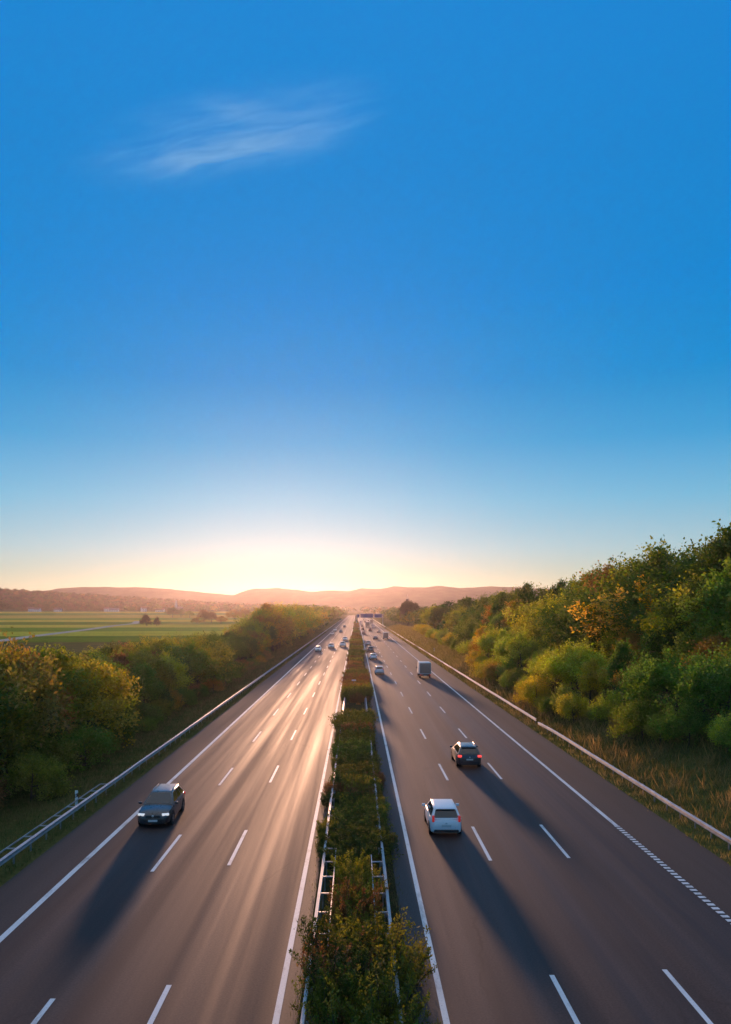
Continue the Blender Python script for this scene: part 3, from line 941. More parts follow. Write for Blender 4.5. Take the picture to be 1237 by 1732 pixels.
# ================================================================== grass verges
def grass(name, x0, x1, y0, y1, n, hmin, hmax, seed, cols, zf=None, pw=2.0, wide=0.03):
    g = np.random.default_rng(seed)
    t = g.uniform(0, 1, n)
    yy = y0 * (y1 / y0) ** (t ** (1 / 1.0))
    xx = g.uniform(x0, x1, n)
    # tufts
    cx = g.normal(size=n) * 0.12
    xx = xx + cx
    zz = ground_z(xx, yy) if zf is None else np.full(n, zf)
    hh = g.uniform(hmin, hmax, n) * (0.6 + 0.8 * g.random(n))
    clump = 0.5 + 0.5 * np.sin(xx * 1.7 + 2.0 * np.sin(yy * 0.9)) * np.cos(yy * 1.1 + xx)
    hh *= 0.55 + 0.9 * clump
    P = np.stack([xx, yy, zz - 0.02], 1)
    D = unit(g, n) * 0.55 + np.array([0, 0, 1.0])
    sc_ = np.clip(yy / 60.0, 0.7, 4.0)
    T = g.uniform(0.2, 0.8, (n, 3))
    V = leaf_quads(P, D, unit(g, n), hh * (0.8 + 0.2 * sc_), wide * sc_ * g.uniform(.7, 1.4, n))
    ci = np.array(cols)[np.clip(((clump * 0.7 + g.random(n) * 0.5) * len(cols)).astype(int), 0, len(cols) - 1)]
    C = np.repeat(ci * g.uniform(.7, 1.3, (n, 1)), 4, axis=0)
    m, N, L, b = new_mat(name + '_blades')
    at = N.new('ShaderNodeAttribute'); at.attribute_name = 'leaf_colour'
    N.remove(b)
    d = N.new('ShaderNodeBsdfDiffuse'); tr = N.new('ShaderNodeBsdfTranslucent'); mxs = N.new('ShaderNodeMixShader')
    mxs.inputs[0].default_value = 0.55
    L.new(at.outputs['Color'], d.inputs['Color']); L.new(at.outputs['Color'], tr.inputs['Color'])
    L.new(d.outputs[0], mxs.inputs[1]); L.new(tr.outputs[0], mxs.inputs[2])
    L.new(mxs.outputs[0], N['Material Output'].inputs['Surface'])
    me = np_mesh(name, V, np.arange(len(V)).reshape(-1, 4), m)
    a = me.attributes.new('leaf_colour', 'FLOAT_COLOR', 'POINT')
    c4 = np.ones((len(V), 4), np.float32); c4[:, :3] = C
    a.data.foreach_set('color', c4.ravel())
    return tag(link(name, me), kind='stuff')
grass('weeds', 19.6, 26.5, 30, 160, 9000, 0.55, 1.05, 8, [(0.12, 0.14, 0.03), (0.22, 0.17, 0.05), (0.34, 0.22, 0.08)], None, 2.0, 0.05)
GC = [(0.05, 0.085, 0.022), (0.075, 0.115, 0.028), (0.11, 0.125, 0.036), (0.17, 0.145, 0.055)]
GR = [(0.10, 0.14, 0.028), (0.17, 0.17, 0.038), (0.27, 0.22, 0.065), (0.36, 0.26, 0.10)]
grass('grass', 18.0, 28.5, 26, 170, 80000, 0.18, 0.45, 1, GR)
grass('grass', 18.2, 28.5, 150, 520, 75000, 0.25, 0.55, 4, [(0.20, 0.18, 0.04), (0.30, 0.24, 0.06), (0.40, 0.30, 0.08), (0.34, 0.24, 0.07)])
grass('grass', -24.5, -15.9, 24, 420, 75000, 0.15, 0.42, 2, GC)
grass('grass', -1.85, 1.85, 20, 300, 22000, 0.10, 0.30, 3, GC, 0.03)

# ================================================================== guardrails
def guardrail(x, face, y0, y1, label, rear=None, step=2.0, group='steel guardrails along the motorway', end_drop=None):
    """face: +1 rail faces +x, -1 faces -x. rear = (ya, yb) stretch with a rear tie rail and spacers"""
    root = empty('guardrail', (x, y0, 0))
    tag(root, label, 'guardrail', group)
    prof = [(0.0, 0.44), (0.02, 0.452), (0.105, 0.485), (0.115, 0.535), (0.03, 0.572), (0.0, 0.60), (0.03, 0.628), (0.115, 0.665), (0.105, 0.715), (0.02, 0.748), (0.0, 0.76)]
    back = [(px_ - 0.006, z) for px_, z in reversed(prof)]
    ring = prof + back
    n = len(ring)
    yy = [0.0]
    while yy[-1] < y1 - y0:
        d = yy[-1] + y0
        yy.append(min(y1 - y0, yy[-1] + (4.0 if d < 150 else 20.0)))
    V, Fr = [], []
    for i, yv in enumerate(yy):
        dz = 0.0
        if end_drop is not None:
            dz = -0.12 * float(sst(6.0, 0.0, abs(yv + y0 - end_drop)))
        wob = 0.012 * math.sin(yv * 1.7) + 0.01 * math.sin(yv * 0.37)
        for (a, z) in ring:
            V.append((face * a + wob, yv, z + dz + 0.008 * math.sin(yv * 0.9)))
        if i:
            for k in range(n):
                Fr.append(((i - 1) * n + k, (i - 1) * n + (k + 1) % n, i * n + (k + 1) % n, i * n + k))
    me = np_mesh('rail', V, Fr, M['steel'], 40)
    bmx = bmesh.new(); bmx.from_mesh(me); bmesh.ops.recalc_face_normals(bmx, faces=bmx.faces); bmx.to_mesh(me); bmx.free()
    link('rail', me, root)
    # posts
    bm = bmesh.new()
    off = -face * 0.09
    for (cx, sx, sy) in ((0, 0.012, 0.10), (0.028, 0.045, 0.012), (0.028, 0.045, 0.012)):
        pass
    add_box(bm, (off, 0, 0.34), (0.012, 0.10, 0.80))
    add_box(bm, (off - face * 0.03, 0.045, 0.34), (0.048, 0.010, 0.80))
    add_box(bm, (off - face * 0.03, -0.045, 0.34), (0.048, 0.010, 0.80))
    add_box(bm, (-face * 0.043, 0, 0.60), (0.074, 0.07, 0.12))
    pm = from_bm('post', bm, M['steel_dark'])
    ypos = np.arange(1.0, y1 - y0, step)
    vis = [p for p in ypos if p + y0 > 21]
    for p in vis[:95]:
        o = link('post', pm, root); o.location = (0, p, 0)
    rest = vis[95:]
    if len(rest) > 2:
        base = np.array([v.co[:] for v in pm.vertices]); fb = [tuple(f.vertices) for f in pm.polygons]
        VV = np.concatenate([base + np.array([0, p, 0]) for p in rest])
        FF = [tuple(i + j * len(base) for i in f) for j in range(len(rest)) for f in fb]
        o = link('post_run', np_mesh('post_run', VV, FF, M['steel_dark']), root)
        o['kind'] = 'stuff'
    if rear:
        bm = bmesh.new()
        add_box(bm, (-face * 0.50, (rear[0] + rear[1]) / 2 - y0, 0.70), (0.045, rear[1] - rear[0], 0.07))
        link('rear_rail', from_bm('rear_rail', bm, M['steel']), root)
        bm = bmesh.new()
        add_box(bm, (-face * 0.24, 0, 0.715), (0.475, 0.075, 0.05), bev=0.006)
        sm = from_bm('spacer', bm, M['steel'])
        for p in ypos:
            if rear[0] <= p + y0 <= rear[1]:
                o = link('spacer', sm, root); o.location = (0, p, 0)
    return root
guardrail(-16.45, 1, 15, 900, 'long steel guardrail along the outer left shoulder below the dark trees', rear=(15, 52))
guardrail(18.85, -1, 15, 81.2, 'nearest steel guardrail on the right, ending at the break', rear=None, end_drop=81.2)
guardrail(18.95, -1, 82.6, 950, 'sunlit steel guardrail on the right running from the break to the gantry', rear=None)
guardrail(-1.48, -1, 15, 600, 'median guardrail on the oncoming side with ladder-like spacers', rear=(27, 38))
guardrail(1.20, 1, 15, 600, 'median guardrail on the right lanes side half hidden by shrubs', rear=(28, 37))

# ---- marker posts
def marker_post(x, y, label):
    root = empty('marker_post', (x, y, gz(x, y)))
    tag(root, label, 'marker post', 'white marker posts beside the road')
    def prism(z0, z1, s, mat, nm, slant=0.0):
        bm = bmesh.new()
        pts = [(-.06, .05), (.06, .05), (.045, -.05), (-.045, -.05)]
        lo = [bm.verts.new((px_ * s, py_ * s, z0 + slant * px_)) for px_, py_ in pts]
        hi = [bm.verts.new((px_ * s, py_ * s, z1 + slant * px_)) for px_, py_ in pts]
        bm.faces.new(lo); bm.faces.new(hi)
        for k in range(4): bm.faces.new((lo[k], lo[(k + 1) % 4], hi[(k + 1) % 4], hi[k]))
        return link(nm, from_bm(nm, bm, mat), root)
    prism(-0.1, 1.22, 1.3, M['post_white'], 'post')
    b = prism(0.82, 1.04, 1.36, M['black'], 'black_band', 0.5)
    bm = bmesh.new(); add_box(bm, (0, -0.075, 0.93), (0.045, 0.012, 0.16))
    link('reflector', from_bm('reflector', bm, M['sign_white']), root)
marker_post(-17.1, 48.0, 'white marker post with black band just behind the left guardrail')
marker_post(21.0, 212, 'white marker post on the sunlit grass beyond the right guardrail')
bm = bmesh.new()
root = empty('marker_sign', (-0.35, 113, 0.1))
tag(root, 'small white plate on a post among the median shrubs', 'road sign')
bm = bmesh.new(); add_tube(bm, [(0, 0, 0), (0, 0, 2.0)], [0.03, 0.03], 8)
link('post', from_bm('post', bm, M['steel_dark'], 40), root)
bm = bmesh.new(); add_box(bm, (0, -0.045, 1.95), (0.62, 0.03, 0.20), bev=0.006)
link('plate', from_bm('plate', bm, M['sign_white']), root)

# ---- sign gantry over the right carriageway
root = empty('sign_gantry', (0, 600, 0))
tag(root, 'overhead sign gantry with dark blue panels across the far right lanes', 'sign gantry')
for xx_ in (0.2, 20.2):
    bm = bmesh.new()
    add_box(bm, (xx_, 0, 4.2), (0.45, 0.6, 8.6), bev=0.05)
    add_box(bm, (xx_, 0, 0.2), (0.9, 1.1, 0.4), bev=0.03)
    link('leg', from_bm('leg', bm, M['steel']), root)
bm = bmesh.new()
for dz in (6.5, 8.1):
    for dy in (-.45, .45):
        add_tube(bm, [(0.45, dy, dz), (19.95, dy, dz)], [0.09, 0.09], 6)
k = 0.45
while k < 19.4:
    add_tube(bm, [(k, -.45, 6.5), (k + 0.8, -.45, 8.1), (k + 1.6, -.45, 6.5)], [0.05] * 3, 5)
    k += 1.6
link('beam', from_bm('beam', bm, M['steel'], 40), root)
def panel(x0, x1, z0, z1, lab):
    bm = bmesh.new(); add_box(bm, ((x0 + x1) / 2, -0.62, (z0 + z1) / 2), (x1 - x0, 0.10, z1 - z0), bev=0.02)
    p = link('sign_panel', from_bm('sign_panel', bm, M['sign_blue']), root)
    p['label'] = lab
    bm = bmesh.new()
    t = 0.09
    for (cx, cz, sx, sz) in (((x0 + x1) / 2, z0 + .12, x1 - x0 - .24, t), ((x0 + x1) / 2, z1 - .12, x1 - x0 - .24, t), (x0 + .12, (z0 + z1) / 2, t, z1 - z0 - .24 - t * 1.2), (x1 - .12, (z0 + z1) / 2, t, z1 - z0 - .24 - t * 1.2)):
        add_box(bm, (cx, -0.674, cz), (sx, 0.006, sz))
    link('border', from_bm('border', bm, M['sign_white']), p)
panel(3.0, 13.0, 5.5, 8.7, 'wide dark blue overhead panel')
panel(13.6, 19.6, 5.6, 8.5, 'smaller blue panel at the right end')
panel(0.6, 2.4, 5.6, 8.3, 'narrow panel at the left end')

# ================================================================== vehicles
def wheel_parts(root, x, y, r, wdt, side):
    bm = bmesh.new()
    prof = [(0.62, -.5), (0.93, -.5), (1.0, -.32), (1.0, .32), (0.93, .5), (0.62, .5)]
    n = 20
    rings = []
    for (rr, ww) in prof:
        rings.append([bm.verts.new((ww * wdt, rr * r * math.cos(2 * math.pi * k / n), rr * r * math.sin(2 * math.pi * k / n))) for k in range(n)])
    for a in range(len(rings)):
        r0, r1 = rings[a], rings[(a + 1) % len(rings)]
        for k in range(n):
            bm.faces.new((r0[k], r0[(k + 1) % n], r1[(k + 1) % n], r1[k]))
    tm = from_bm('tyre', bm, M['rubber'], 40)
    bm = bmesh.new()
    for k in range(5):                                   # five spokes, hub and dish
        a = 2 * math.pi * k / 5
        add_box(bm, (side * wdt * 0.40, math.cos(a) * r * 0.33, math.sin(a) * r * 0.33), (0.03, r * 0.60, r * 0.16), Matrix.Identity(3)) if False else None
        m3 = Matrix.Rotation(a, 3, 'X')
        vs_ = add_box(bm, (0, r * 0.33, 0), (0.03, r * 0.60, r * 0.17))
        bmesh.ops.rotate(bm, cent=(0, 0, 0), matrix=m3, verts=vs_)
        bmesh.ops.translate(bm, vec=(side * wdt * 0.42, 0, 0), verts=vs_)
    c = bmesh.ops.create_cone(bm, cap_ends=True, segments=20, radius1=r * 0.63, radius2=r * 0.63, depth=0.03)
    bmesh.ops.rotate(bm, cent=(0, 0, 0), matrix=Matrix.Rotation(R(90), 3, 'Y'), verts=c['verts'])
    bmesh.ops.translate(bm, vec=(side * wdt * 0.30, 0, 0), verts=c['verts'])
    rm = from_bm('rim', bm, M['rim'], 40)
    wo = bpy.data.objects.new('wheel', None)
    return wo, (x, y, r), tm, rm

def build_car(kind):
    """returns list of parts: (name, mesh, loc, parent index or None). Local axes: +Y forward, wheels on z=0"""
    spec = {
        'suv':   dict(L=4.75, W=1.90, H=1.60, zb=0.20, belt=1.05, hood=0.97, nose=0.78, yb0=-2.28, yr0=-1.72, yr1=0.22, yb1=1.22, wr=0.61, wrad=0.37, rails=True),
        'hatch': dict(L=4.20, W=1.76, H=1.50, zb=0.16, belt=0.96, hood=0.90, nose=0.70, yb0=-2.02, yr0=-1.60, yr1=0.40, yb1=1.15, wr=0.62, wrad=0.32, rails=False),
        'sedan': dict(L=4.65, W=1.80, H=1.44, zb=0.16, belt=0.93, hood=0.86, nose=0.66, yb0=-1.80, yr0=-1.00, yr1=0.30, yb1=1.05, wr=0.60, wrad=0.32, rails=False),
        'wagon': dict(L=4.70, W=1.82, H=1.50, zb=0.16, belt=0.95, hood=0.87, nose=0.68, yb0=-2.28, yr0=-1.80, yr1=0.35, yb1=1.10, wr=0.62, wrad=0.33, rails=True),
    }[kind]
    s = spec
    parts = []
    hw = s['W'] / 2; hl = s['L'] / 2; zb = s['zb']; belt = s['belt']
    rear_top = belt if kind != 'sedan' else belt - 0.03
    st = [(-hl, .80, zb + .16, rear_top - .20), (-hl + .06, .88, zb + .06, rear_top - .07), (-hl + .25, .95, zb, rear_top), (-hl + .9, 1.0, zb - .02, belt), (-0.3, 1.0, zb - .02, belt + .0),
          (s['yb1'] - .1, 1.0, zb - .02, belt - .02), (s['yb1'] + .25, .99, zb - .02, s['hood']), (hl - .55, .96, zb, (s['hood'] + s['nose']) / 2 + .05), (hl - .18, .88, zb + .02, s['nose'] + .02),
          (hl - .04, .78, zb + .06, s['nose'] - .10), (hl, .68, zb + .12, s['nose'] - .20)]
    bm = bmesh.new()
    rings = []
    for (yv, wf, z0, z1) in st:
        w_ = hw * wf; hgt = z1 - z0
        half = [(0, z0), (w_ * .80, z0), (w_ * .95, z0 + hgt * .10), (w_ * .99, z0 + hgt * .30), (w_, z0 + hgt * .55), (w_ * .985, z0 + hgt * .78), (w_ * .93, z0 + hgt * .94), (w_ * .80, z1), (w_ * .4, z1 + .02), (0, z1 + .03)]
        pts = half + [(-a, b) for a, b in reversed(half[1:-1])]
        rings.append([bm.verts.new((a, yv, b)) for a, b in pts])
    n = len(rings[0])
    for r0, r1 in zip(rings, rings[1:]):
        for k in range(n):
            bm.faces.new((r0[k], r0[(k + 1) % n], r1[(k + 1) % n], r1[k]))
    bm.faces.new(rings[0]); bm.faces.new(rings[-1])
    # cabin shell
    wb, wr = hw * 0.93, s['wr']
    zr = s['H']; zl = belt - 0.02
    b0, q0, q1, b1 = s['yb0'], s['yr0'], s['yr1'], s['yb1']
    hull = bmesh.new()
    for sx in (-1, 1):
        for (xx, yv, zz) in ((wb, b0, zl), (wb, b1, zl), (wr, q0, zr - .05), (wr, q1, zr - .05), (wr * .8, q0 + .05, zr - .012), (wr * .8, q1 - .10, zr - .012), (wr * .4, (q0 + q1) / 2, zr)):
            hull.verts.new((sx * xx, yv, zz))
    bmesh.ops.convex_hull(hull, input=hull.verts)
    bmesh.ops.dissolve_limit(hull, angle_limit=R(1.5), verts=hull.verts, edges=hull.edges)
    bmesh.ops.bevel(hull, geom=[e for e in hull.edges if e.calc_length() > .2], offset=0.05, segments=3, affect='EDGES', profile=0.5, clamp_overlap=True)
    hull.normal_update()
    tmp = bpy.data.meshes.new('tmp'); hull.to_mesh(tmp); hull.free(); bm.from_mesh(tmp); bpy.data.meshes.remove(tmp)
    parts.append(('body', from_bm('body', bm, None, 38), (0, 0, 0), None))
    zt = zr - .05
    def pan(c00, c10, c11, c01, u0, u1, v0, v1, off, nm, mat, round_=True):
        c00, c10, c11, c01 = map(Vector, (c00, c10, c11, c01))
        nrm = (c10 - c00).cross(c01 - c00).normalized()
        if nrm.dot((c00 + c11) / 2 - Vector((0, 0, belt - .1))) < 0: nrm = -nrm
        P = lambda u, v: (c00 * (1 - u) + c10 * u) * (1 - v) + (c01 * (1 - u) + c11 * u) * v + nrm * off
        cu, cv = (u1 - u0) * .06, (v1 - v0) * .12
        bmx = bmesh.new()
        loop = [(u0 + cu, v0), (u1 - cu, v0), (u1, v0 + cv), (u1, v1 - cv), (u1 - cu, v1), (u0 + cu, v1), (u0, v1 - cv), (u0, v0 + cv)]
        f = bmx.faces.new([bmx.verts.new(P(u, v)) for u, v in loop])
        r_ = bmesh.ops.extrude_face_region(bmx, geom=[f])
        bmesh.ops.translate(bmx, vec=-nrm * 0.03, verts=[v for v in r_['geom'] if isinstance(v, bmesh.types.BMVert)])
        parts.append((nm, from_bm(nm, bmx, mat), (0, 0, 0), None))
    F_ = (( -wb, b1, zl), (wb, b1, zl), (wr, q1, zt), (-wr, q1, zt))
    B_ = ((-wb, b0, zl), (wb, b0, zl), (wr, q0, zt), (-wr, q0, zt))
    pan(*F_, .06, .94, .10, .95, .012, 'windscreen', M['glass'])
    pan(*B_, .08, .92, .14, .88, .012, 'rear_window', M['glass'])
    for sx in (-1, 1):
        S_ = ((sx * wb, b0, zl), (sx * wb, b1, zl), (sx * wr, q1, zt), (sx * wr, q0, zt))
        for (u0, u1) in ((.09, .30), (.325, .57), (.595, .90)):
            pan(*S_, u0, u1, .12, .90, .010, 'side_window', M['glass'])
    def bx(nm, c, sz, mat, bev=.02, rot=None):
        bmx = bmesh.new(); add_box(bmx, c, sz, rot, bev)
        parts.append((nm, from_bm(nm, bmx, mat, 40), (0, 0, 0), None))
    # lamps, plates, trim
    for sx in (-1, 1):
        m3 = Matrix.Rotation(-sx * 0.42, 3, 'Z')
        bx('headlight', (sx * hw * .70, hl - .19, s['nose'] - .045), (.40, .22, .13), M['lamp'], .04, m3)
        tz = (belt - .13) if kind in ('suv', 'sedan') else belt + .02
        bx('tail_light', (sx * hw * .80, -hl + .10, tz), (.30 if kind in ('suv', 'sedan') else .13, .22, .16 if kind in ('suv', 'sedan') else .34), M['tail'], .04)
        bx('mirror', (sx * (hw + .09), s['yb1'] - .22, belt + .05), (.20, .11, .14), None, .035)
        if s['rails']:
            bmx = bmesh.new()
            add_tube(bmx, [(sx * (wr - .06), q0 + .12, zr - .03), (sx * (wr - .06), q0 + .2, zr + .04), (sx * (wr - .06), q1 - .35, zr + .04), (sx * (wr - .06), q1 - .25, zr - .03)], [.018] * 4, 6)
            parts.append(('roof_rail', from_bm('roof_rail', bmx, M['badge'], 40), (0, 0, 0), None))
    bx('number_plate', (0, hl - .005, zb + .22), (.52, .03, .115), M['plate'], .006)
    bx('number_plate', (0, -hl - .012, zb + (.47 if kind != 'sedan' else .36)), (.52, .03, .115), M['plate'], .006)
    bx('grille', (0, hl - .05, s['nose'] - .13), (.80, .12, .13), M['trim'], .03)
    bx('front_bumper_trim', (0, hl - .07, zb + .10), (hw * 1.36, .14, .15), M['trim'], .04)
    bx('rear_bumper_trim', (0, -hl + .06, zb + .17), (hw * 1.52, .15, .17 if kind != 'suv' else .26), M['trim'], .04)
    bx('badge', (0, hl - .01, s['nose'] - .10), (.12, .06, .10), M['badge'], .03)
    bx('rear_badge', (0, -hl + .00, belt - .20), (.11, .05, .09), M['badge'], .02)
    if kind != 'sedan':
        bx('spoiler', (0, q0 - .06, zr - .055), (wr * 1.75, .24, .035), None, .012)
    # wheels with dark arches
    for yv in (-hl * .60, hl * .615):
        for sx in (-1, 1):
            bmx = bmesh.new()
            c = bmesh.ops.create_cone(bmx, cap_ends=True, segments=22, radius1=s['wrad'] * 1.16, radius2=s['wrad'] * 1.16, depth=.26)
            bmesh.ops.rotate(bmx, cent=(0, 0, 0), matrix=Matrix.Rotation(R(90), 3, 'Y'), verts=c['verts'])
            bmesh.ops.translate(bmx, vec=(sx * (hw - .124), yv, s['wrad'] + .01), verts=c['verts'])
            parts.append(('wheel_arch', from_bm('wheel_arch', bmx, M['trim'], 40), (0, 0, 0), None))
            wo, loc, tm, rm = wheel_parts(None, sx * (hw - .10), yv, s['wrad'], .23, sx)
            i = len(parts)
            parts.append(('wheel', None, loc, None))
            parts.append(('tyre', tm, (0, 0, 0), i))
            parts.append(('rim', rm, (0, 0, 0), i))
    return parts

def build_box_vehicle(kind):
    parts = []
    def bx(nm, c, sz, mat, bev=.03, rot=None):
        bmx = bmesh.new(); add_box(bmx, c, sz, rot, bev)
        parts.append((nm, from_bm(nm, bmx, mat, 40), (0, 0, 0), None))
    if kind == 'van':
        W, L, H, cab, wr_ = 2.05, 6.2, 2.75, 1.75, .36
    else:
        W, L, H, cab, wr_ = 2.50, 9.0, 3.6, 1.9, .48
    hl = L / 2
    # cab: sloped front
    bmx = bmesh.new()
    hb = W / 2 * .96; ch = H * .80
    for sx in (-1, 1):
        for (yv, zz, wf) in ((hl - cab, .45, 1), (hl, .45, .96), (hl, 1.15, .96), (hl - .45 if kind == 'van' else hl - .12, ch, .86), (hl - cab, ch, .90), (hl - cab, 1.2, 1)):
            bmx.verts.new((sx * hb * wf, yv, zz))
    bmesh.ops.convex_hull(bmx, input=bmx.verts)
    bmesh.ops.dissolve_limit(bmx, angle_limit=R(1.5), verts=bmx.verts, edges=bmx.edges)
    bmesh.ops.bevel(bmx, geom=list(bmx.edges), offset=.05, segments=2, affect='EDGES')
    parts.append(('cab', from_bm('cab', bmx, None, 40), (0, 0, 0), None))
    bx('cargo_box', (0, -cab / 2 - .02, (H + .75) / 2), (W, L - cab - .10, H - .75), M['cargo_white'], .03)
    bx('rear_door', (0, -hl - .005 + .02, (H + .85) / 2), (W - .16, .05, H - 1.0), M['cargo'] if kind == 'van' else M['cargo'], .012)
    bx('chassis', (0, -.2, .55), (W * .55, L - .6, .25), M['trim'], .02)
    bx('rear_bumper', (0, -hl + .02, .52), (W * .94, .12, .16), M['trim'], .02)
    bx('windscreen', (0, hl - (.17 if kind == 'van' else .02), 1.62 if kind == 'van' else 2.1), (W * .78, .06, .75), M['glass'], .02, None)
    for sx in (-1, 1):
        bx('tail_light', (sx * W * .40, -hl - .03, .62), (.24, .06, .14), M['tail'], .015)
        bx('headlight', (sx * W * .36, hl + .0, .85), (.30, .08, .18), M['lamp'], .02)
        bx('side_window', (sx * hb * .96, hl - 1.0, ch - .45), (.05, .8, .5), M['glass'], .015)
        bx('mirror', (sx * (W / 2 + .10), hl - .45, 1.55), (.16, .10, .32), M['trim'], .03)
    bx('number_plate', (0, -hl - .05, .54), (.52, .02, .115), M['plate'], .004)
    for yv in (-hl * .55, hl * .62):
        for sx in (-1, 1):
            wo, loc, tm, rm = wheel_parts(None, sx * (W / 2 - .16), yv, wr_, .26, sx)
            i = len(parts)
            parts.append(('wheel', None, loc, None)); parts.append(('tyre', tm, (0, 0, 0), i)); parts.append(('rim', rm, (0, 0, 0), i))
    return parts

MODELS = {}
def vehicle(kind, name, x, y, paint, label, cat, oncoming=False, group=None, tail=None, ref='near', rz=0.0):
    if kind not in MODELS:
        MODELS[kind] = build_car(kind) if kind in ('suv', 'hatch', 'sedan', 'wagon') else build_box_vehicle(kind)
    parts = MODELS[kind]
    half = {'suv': 2.38, 'hatch': 2.1, 'sedan': 2.33, 'wagon': 2.35, 'van': 3.1, 'truck': 4.5}[kind]
    root = empty(name, (x, y + half, 0.006), (math.pi if oncoming else 0) + rz)
    tag(root, label, cat, group)
    made = []
    for (nm, me, loc, pi) in parts:
        o = bpy.data.objects.new(nm, me)
        COL.objects.link(o)
        o.parent = root if pi is None else made[pi]
        o.location = loc
        made.append(o)
        if me is not None:
            o.material_slots[0].link = 'OBJECT'
            base = me.materials[0]
            o.material_slots[0].material = M[paint] if base is None else (M[tail] if (tail and base == M['tail']) else M['lamp_on'] if (oncoming and base == M['lamp']) else base)
    return root

def colr(p): return {'black_paint': 'black', 'white_paint': 'white', 'silver_paint': 'silver', 'grey_paint': 'grey', 'red_paint': 'dark red'}[p]
GR_ = 'vehicles driving away on the right carriageway'
GL_ = 'oncoming vehicles on the left carriageway'
vehicle('suv', 'car', -11.45, 44.0, 'black_paint', 'large black oncoming off-road car with pale roof sheen, beside the left edge line', 'car', True, GL_, rz=0.02)
vehicle('hatch', 'car', 4.85, 42.3, 'white_paint', 'nearest white hatchback seen from behind in the lane next to the median', 'car', False, GR_)
vehicle('suv', 'car', 8.75, 60.6, 'black_paint', 'black off-road car with lit red tail lights in the middle lane', 'car', False, GR_, tail='tail_on')
vehicle('van', 'box_van', 12.2, 139, 'white_paint', 'white box van with shade-toned rear door on the right edge line', 'van', False, GR_)
RIGHT = [('hatch', 4.35, 147, 'white_paint', 'white car second from the camera in the lane next to the median'),
         ('sedan', 4.15, 190, 'white_paint', 'white saloon third in the queue beside the median'),
         ('wagon', 4.05, 224, 'grey_paint', 'grey estate car close behind another in the median lane queue'),
         ('hatch', 4.0, 264, 'silver_paint', 'silver hatchback fifth in the queue beside the median'),
         ('sedan', 7.7, 315, 'grey_paint', 'dark grey saloon alone in the middle lane left of the grey box truck'),
         ('sedan', 11.5, 399, 'grey_paint', 'grey saloon ahead of the box truck in the right lane'),
         ('wagon', 3.6, 378, 'grey_paint', 'dark estate car sixth in the queue beside the median'),
         ('hatch', 3.8, 454, 'black_paint', 'black hatchback seventh in the queue beside the median'),
         ('hatch', 7.6, 434, 'red_paint', 'dark reddish car in the middle lane behind the tall truck'),
         ('hatch', 11.3, 511, 'white_paint', 'white car in the right lane beside the tall far truck'),
         ('sedan', 4.0, 536, 'black_paint', 'black saloon near the gantry in the median lane'),
         ('hatch', 3.6, 642, 'white_paint', 'white car under the gantry in the median lane'),
         ('hatch', 12.2, 779, 'grey_paint', 'grey car past the gantry in the right lane'),
         ('sedan', 11.7, 575, 'silver_paint', 'silver saloon in the right lane just before the gantry'),
         ('hatch', 7.8, 705, 'grey_paint', 'grey car in the middle lane just past the gantry'),
         ('sedan', 4.1, 735, 'silver_paint', 'silver saloon in the median lane just past the gantry'),
         ('hatch', 11.9, 905, 'white_paint', 'tiny white car in the right lane far past the gantry'),
         ('wagon', 7.6, 590, 'silver_paint', 'silver estate car hidden close ahead of the tall truck'),
         ('hatch', 7.9, 861, 'white_paint', 'tiny white car farthest away past the gantry')]
for (k, x, yy, p, lab) in RIGHT:
    vehicle(k, 'car', x, yy, p, lab, 'car', False, GR_)
vehicle('van', 'box_truck', 12.0, 318, 'white_paint', 'small grey box truck in the right lane well past the white van', 'truck', False, GR_)
vehicle('truck', 'box_truck', 7.6, 523, 'white_paint', 'tall dark box truck in the middle lane before the gantry', 'truck', False, GR_)
vehicle('truck', 'box_truck', 12.4, 640, 'white_paint', 'far box truck in the right lane just past the gantry', 'truck', False, GR_)
LEFT = [('hatch', -11.1, 227, 'white_paint', 'white oncoming car in the outer lane, nearest after the black one'),
        ('wagon', -7.9, 246, 'silver_paint', 'silver oncoming car in the middle lane'),
        ('suv', -4.45, 255, 'silver_paint', 'tall silver oncoming car in the median lane'),
        ('hatch', -4.4, 305, 'white_paint', 'white oncoming car right behind the tall silver one'),
        ('sedan', -11.6, 373, 'silver_paint', 'silver oncoming saloon in the outer lane, far off'),
        ('sedan', -8.2, 411, 'grey_paint', 'grey oncoming saloon in the middle lane, far off'),
        ('hatch', -11.9, 436, 'white_paint', 'white oncoming hatchback farthest away in the outer lane'),
        ('sedan', -8.0, 527, 'grey_paint', 'grey oncoming saloon farthest away in the middle lane')]
for (k, x, yy, p, lab) in LEFT:
    vehicle(k, 'car', x, yy, p, lab, 'car', True, GL_)

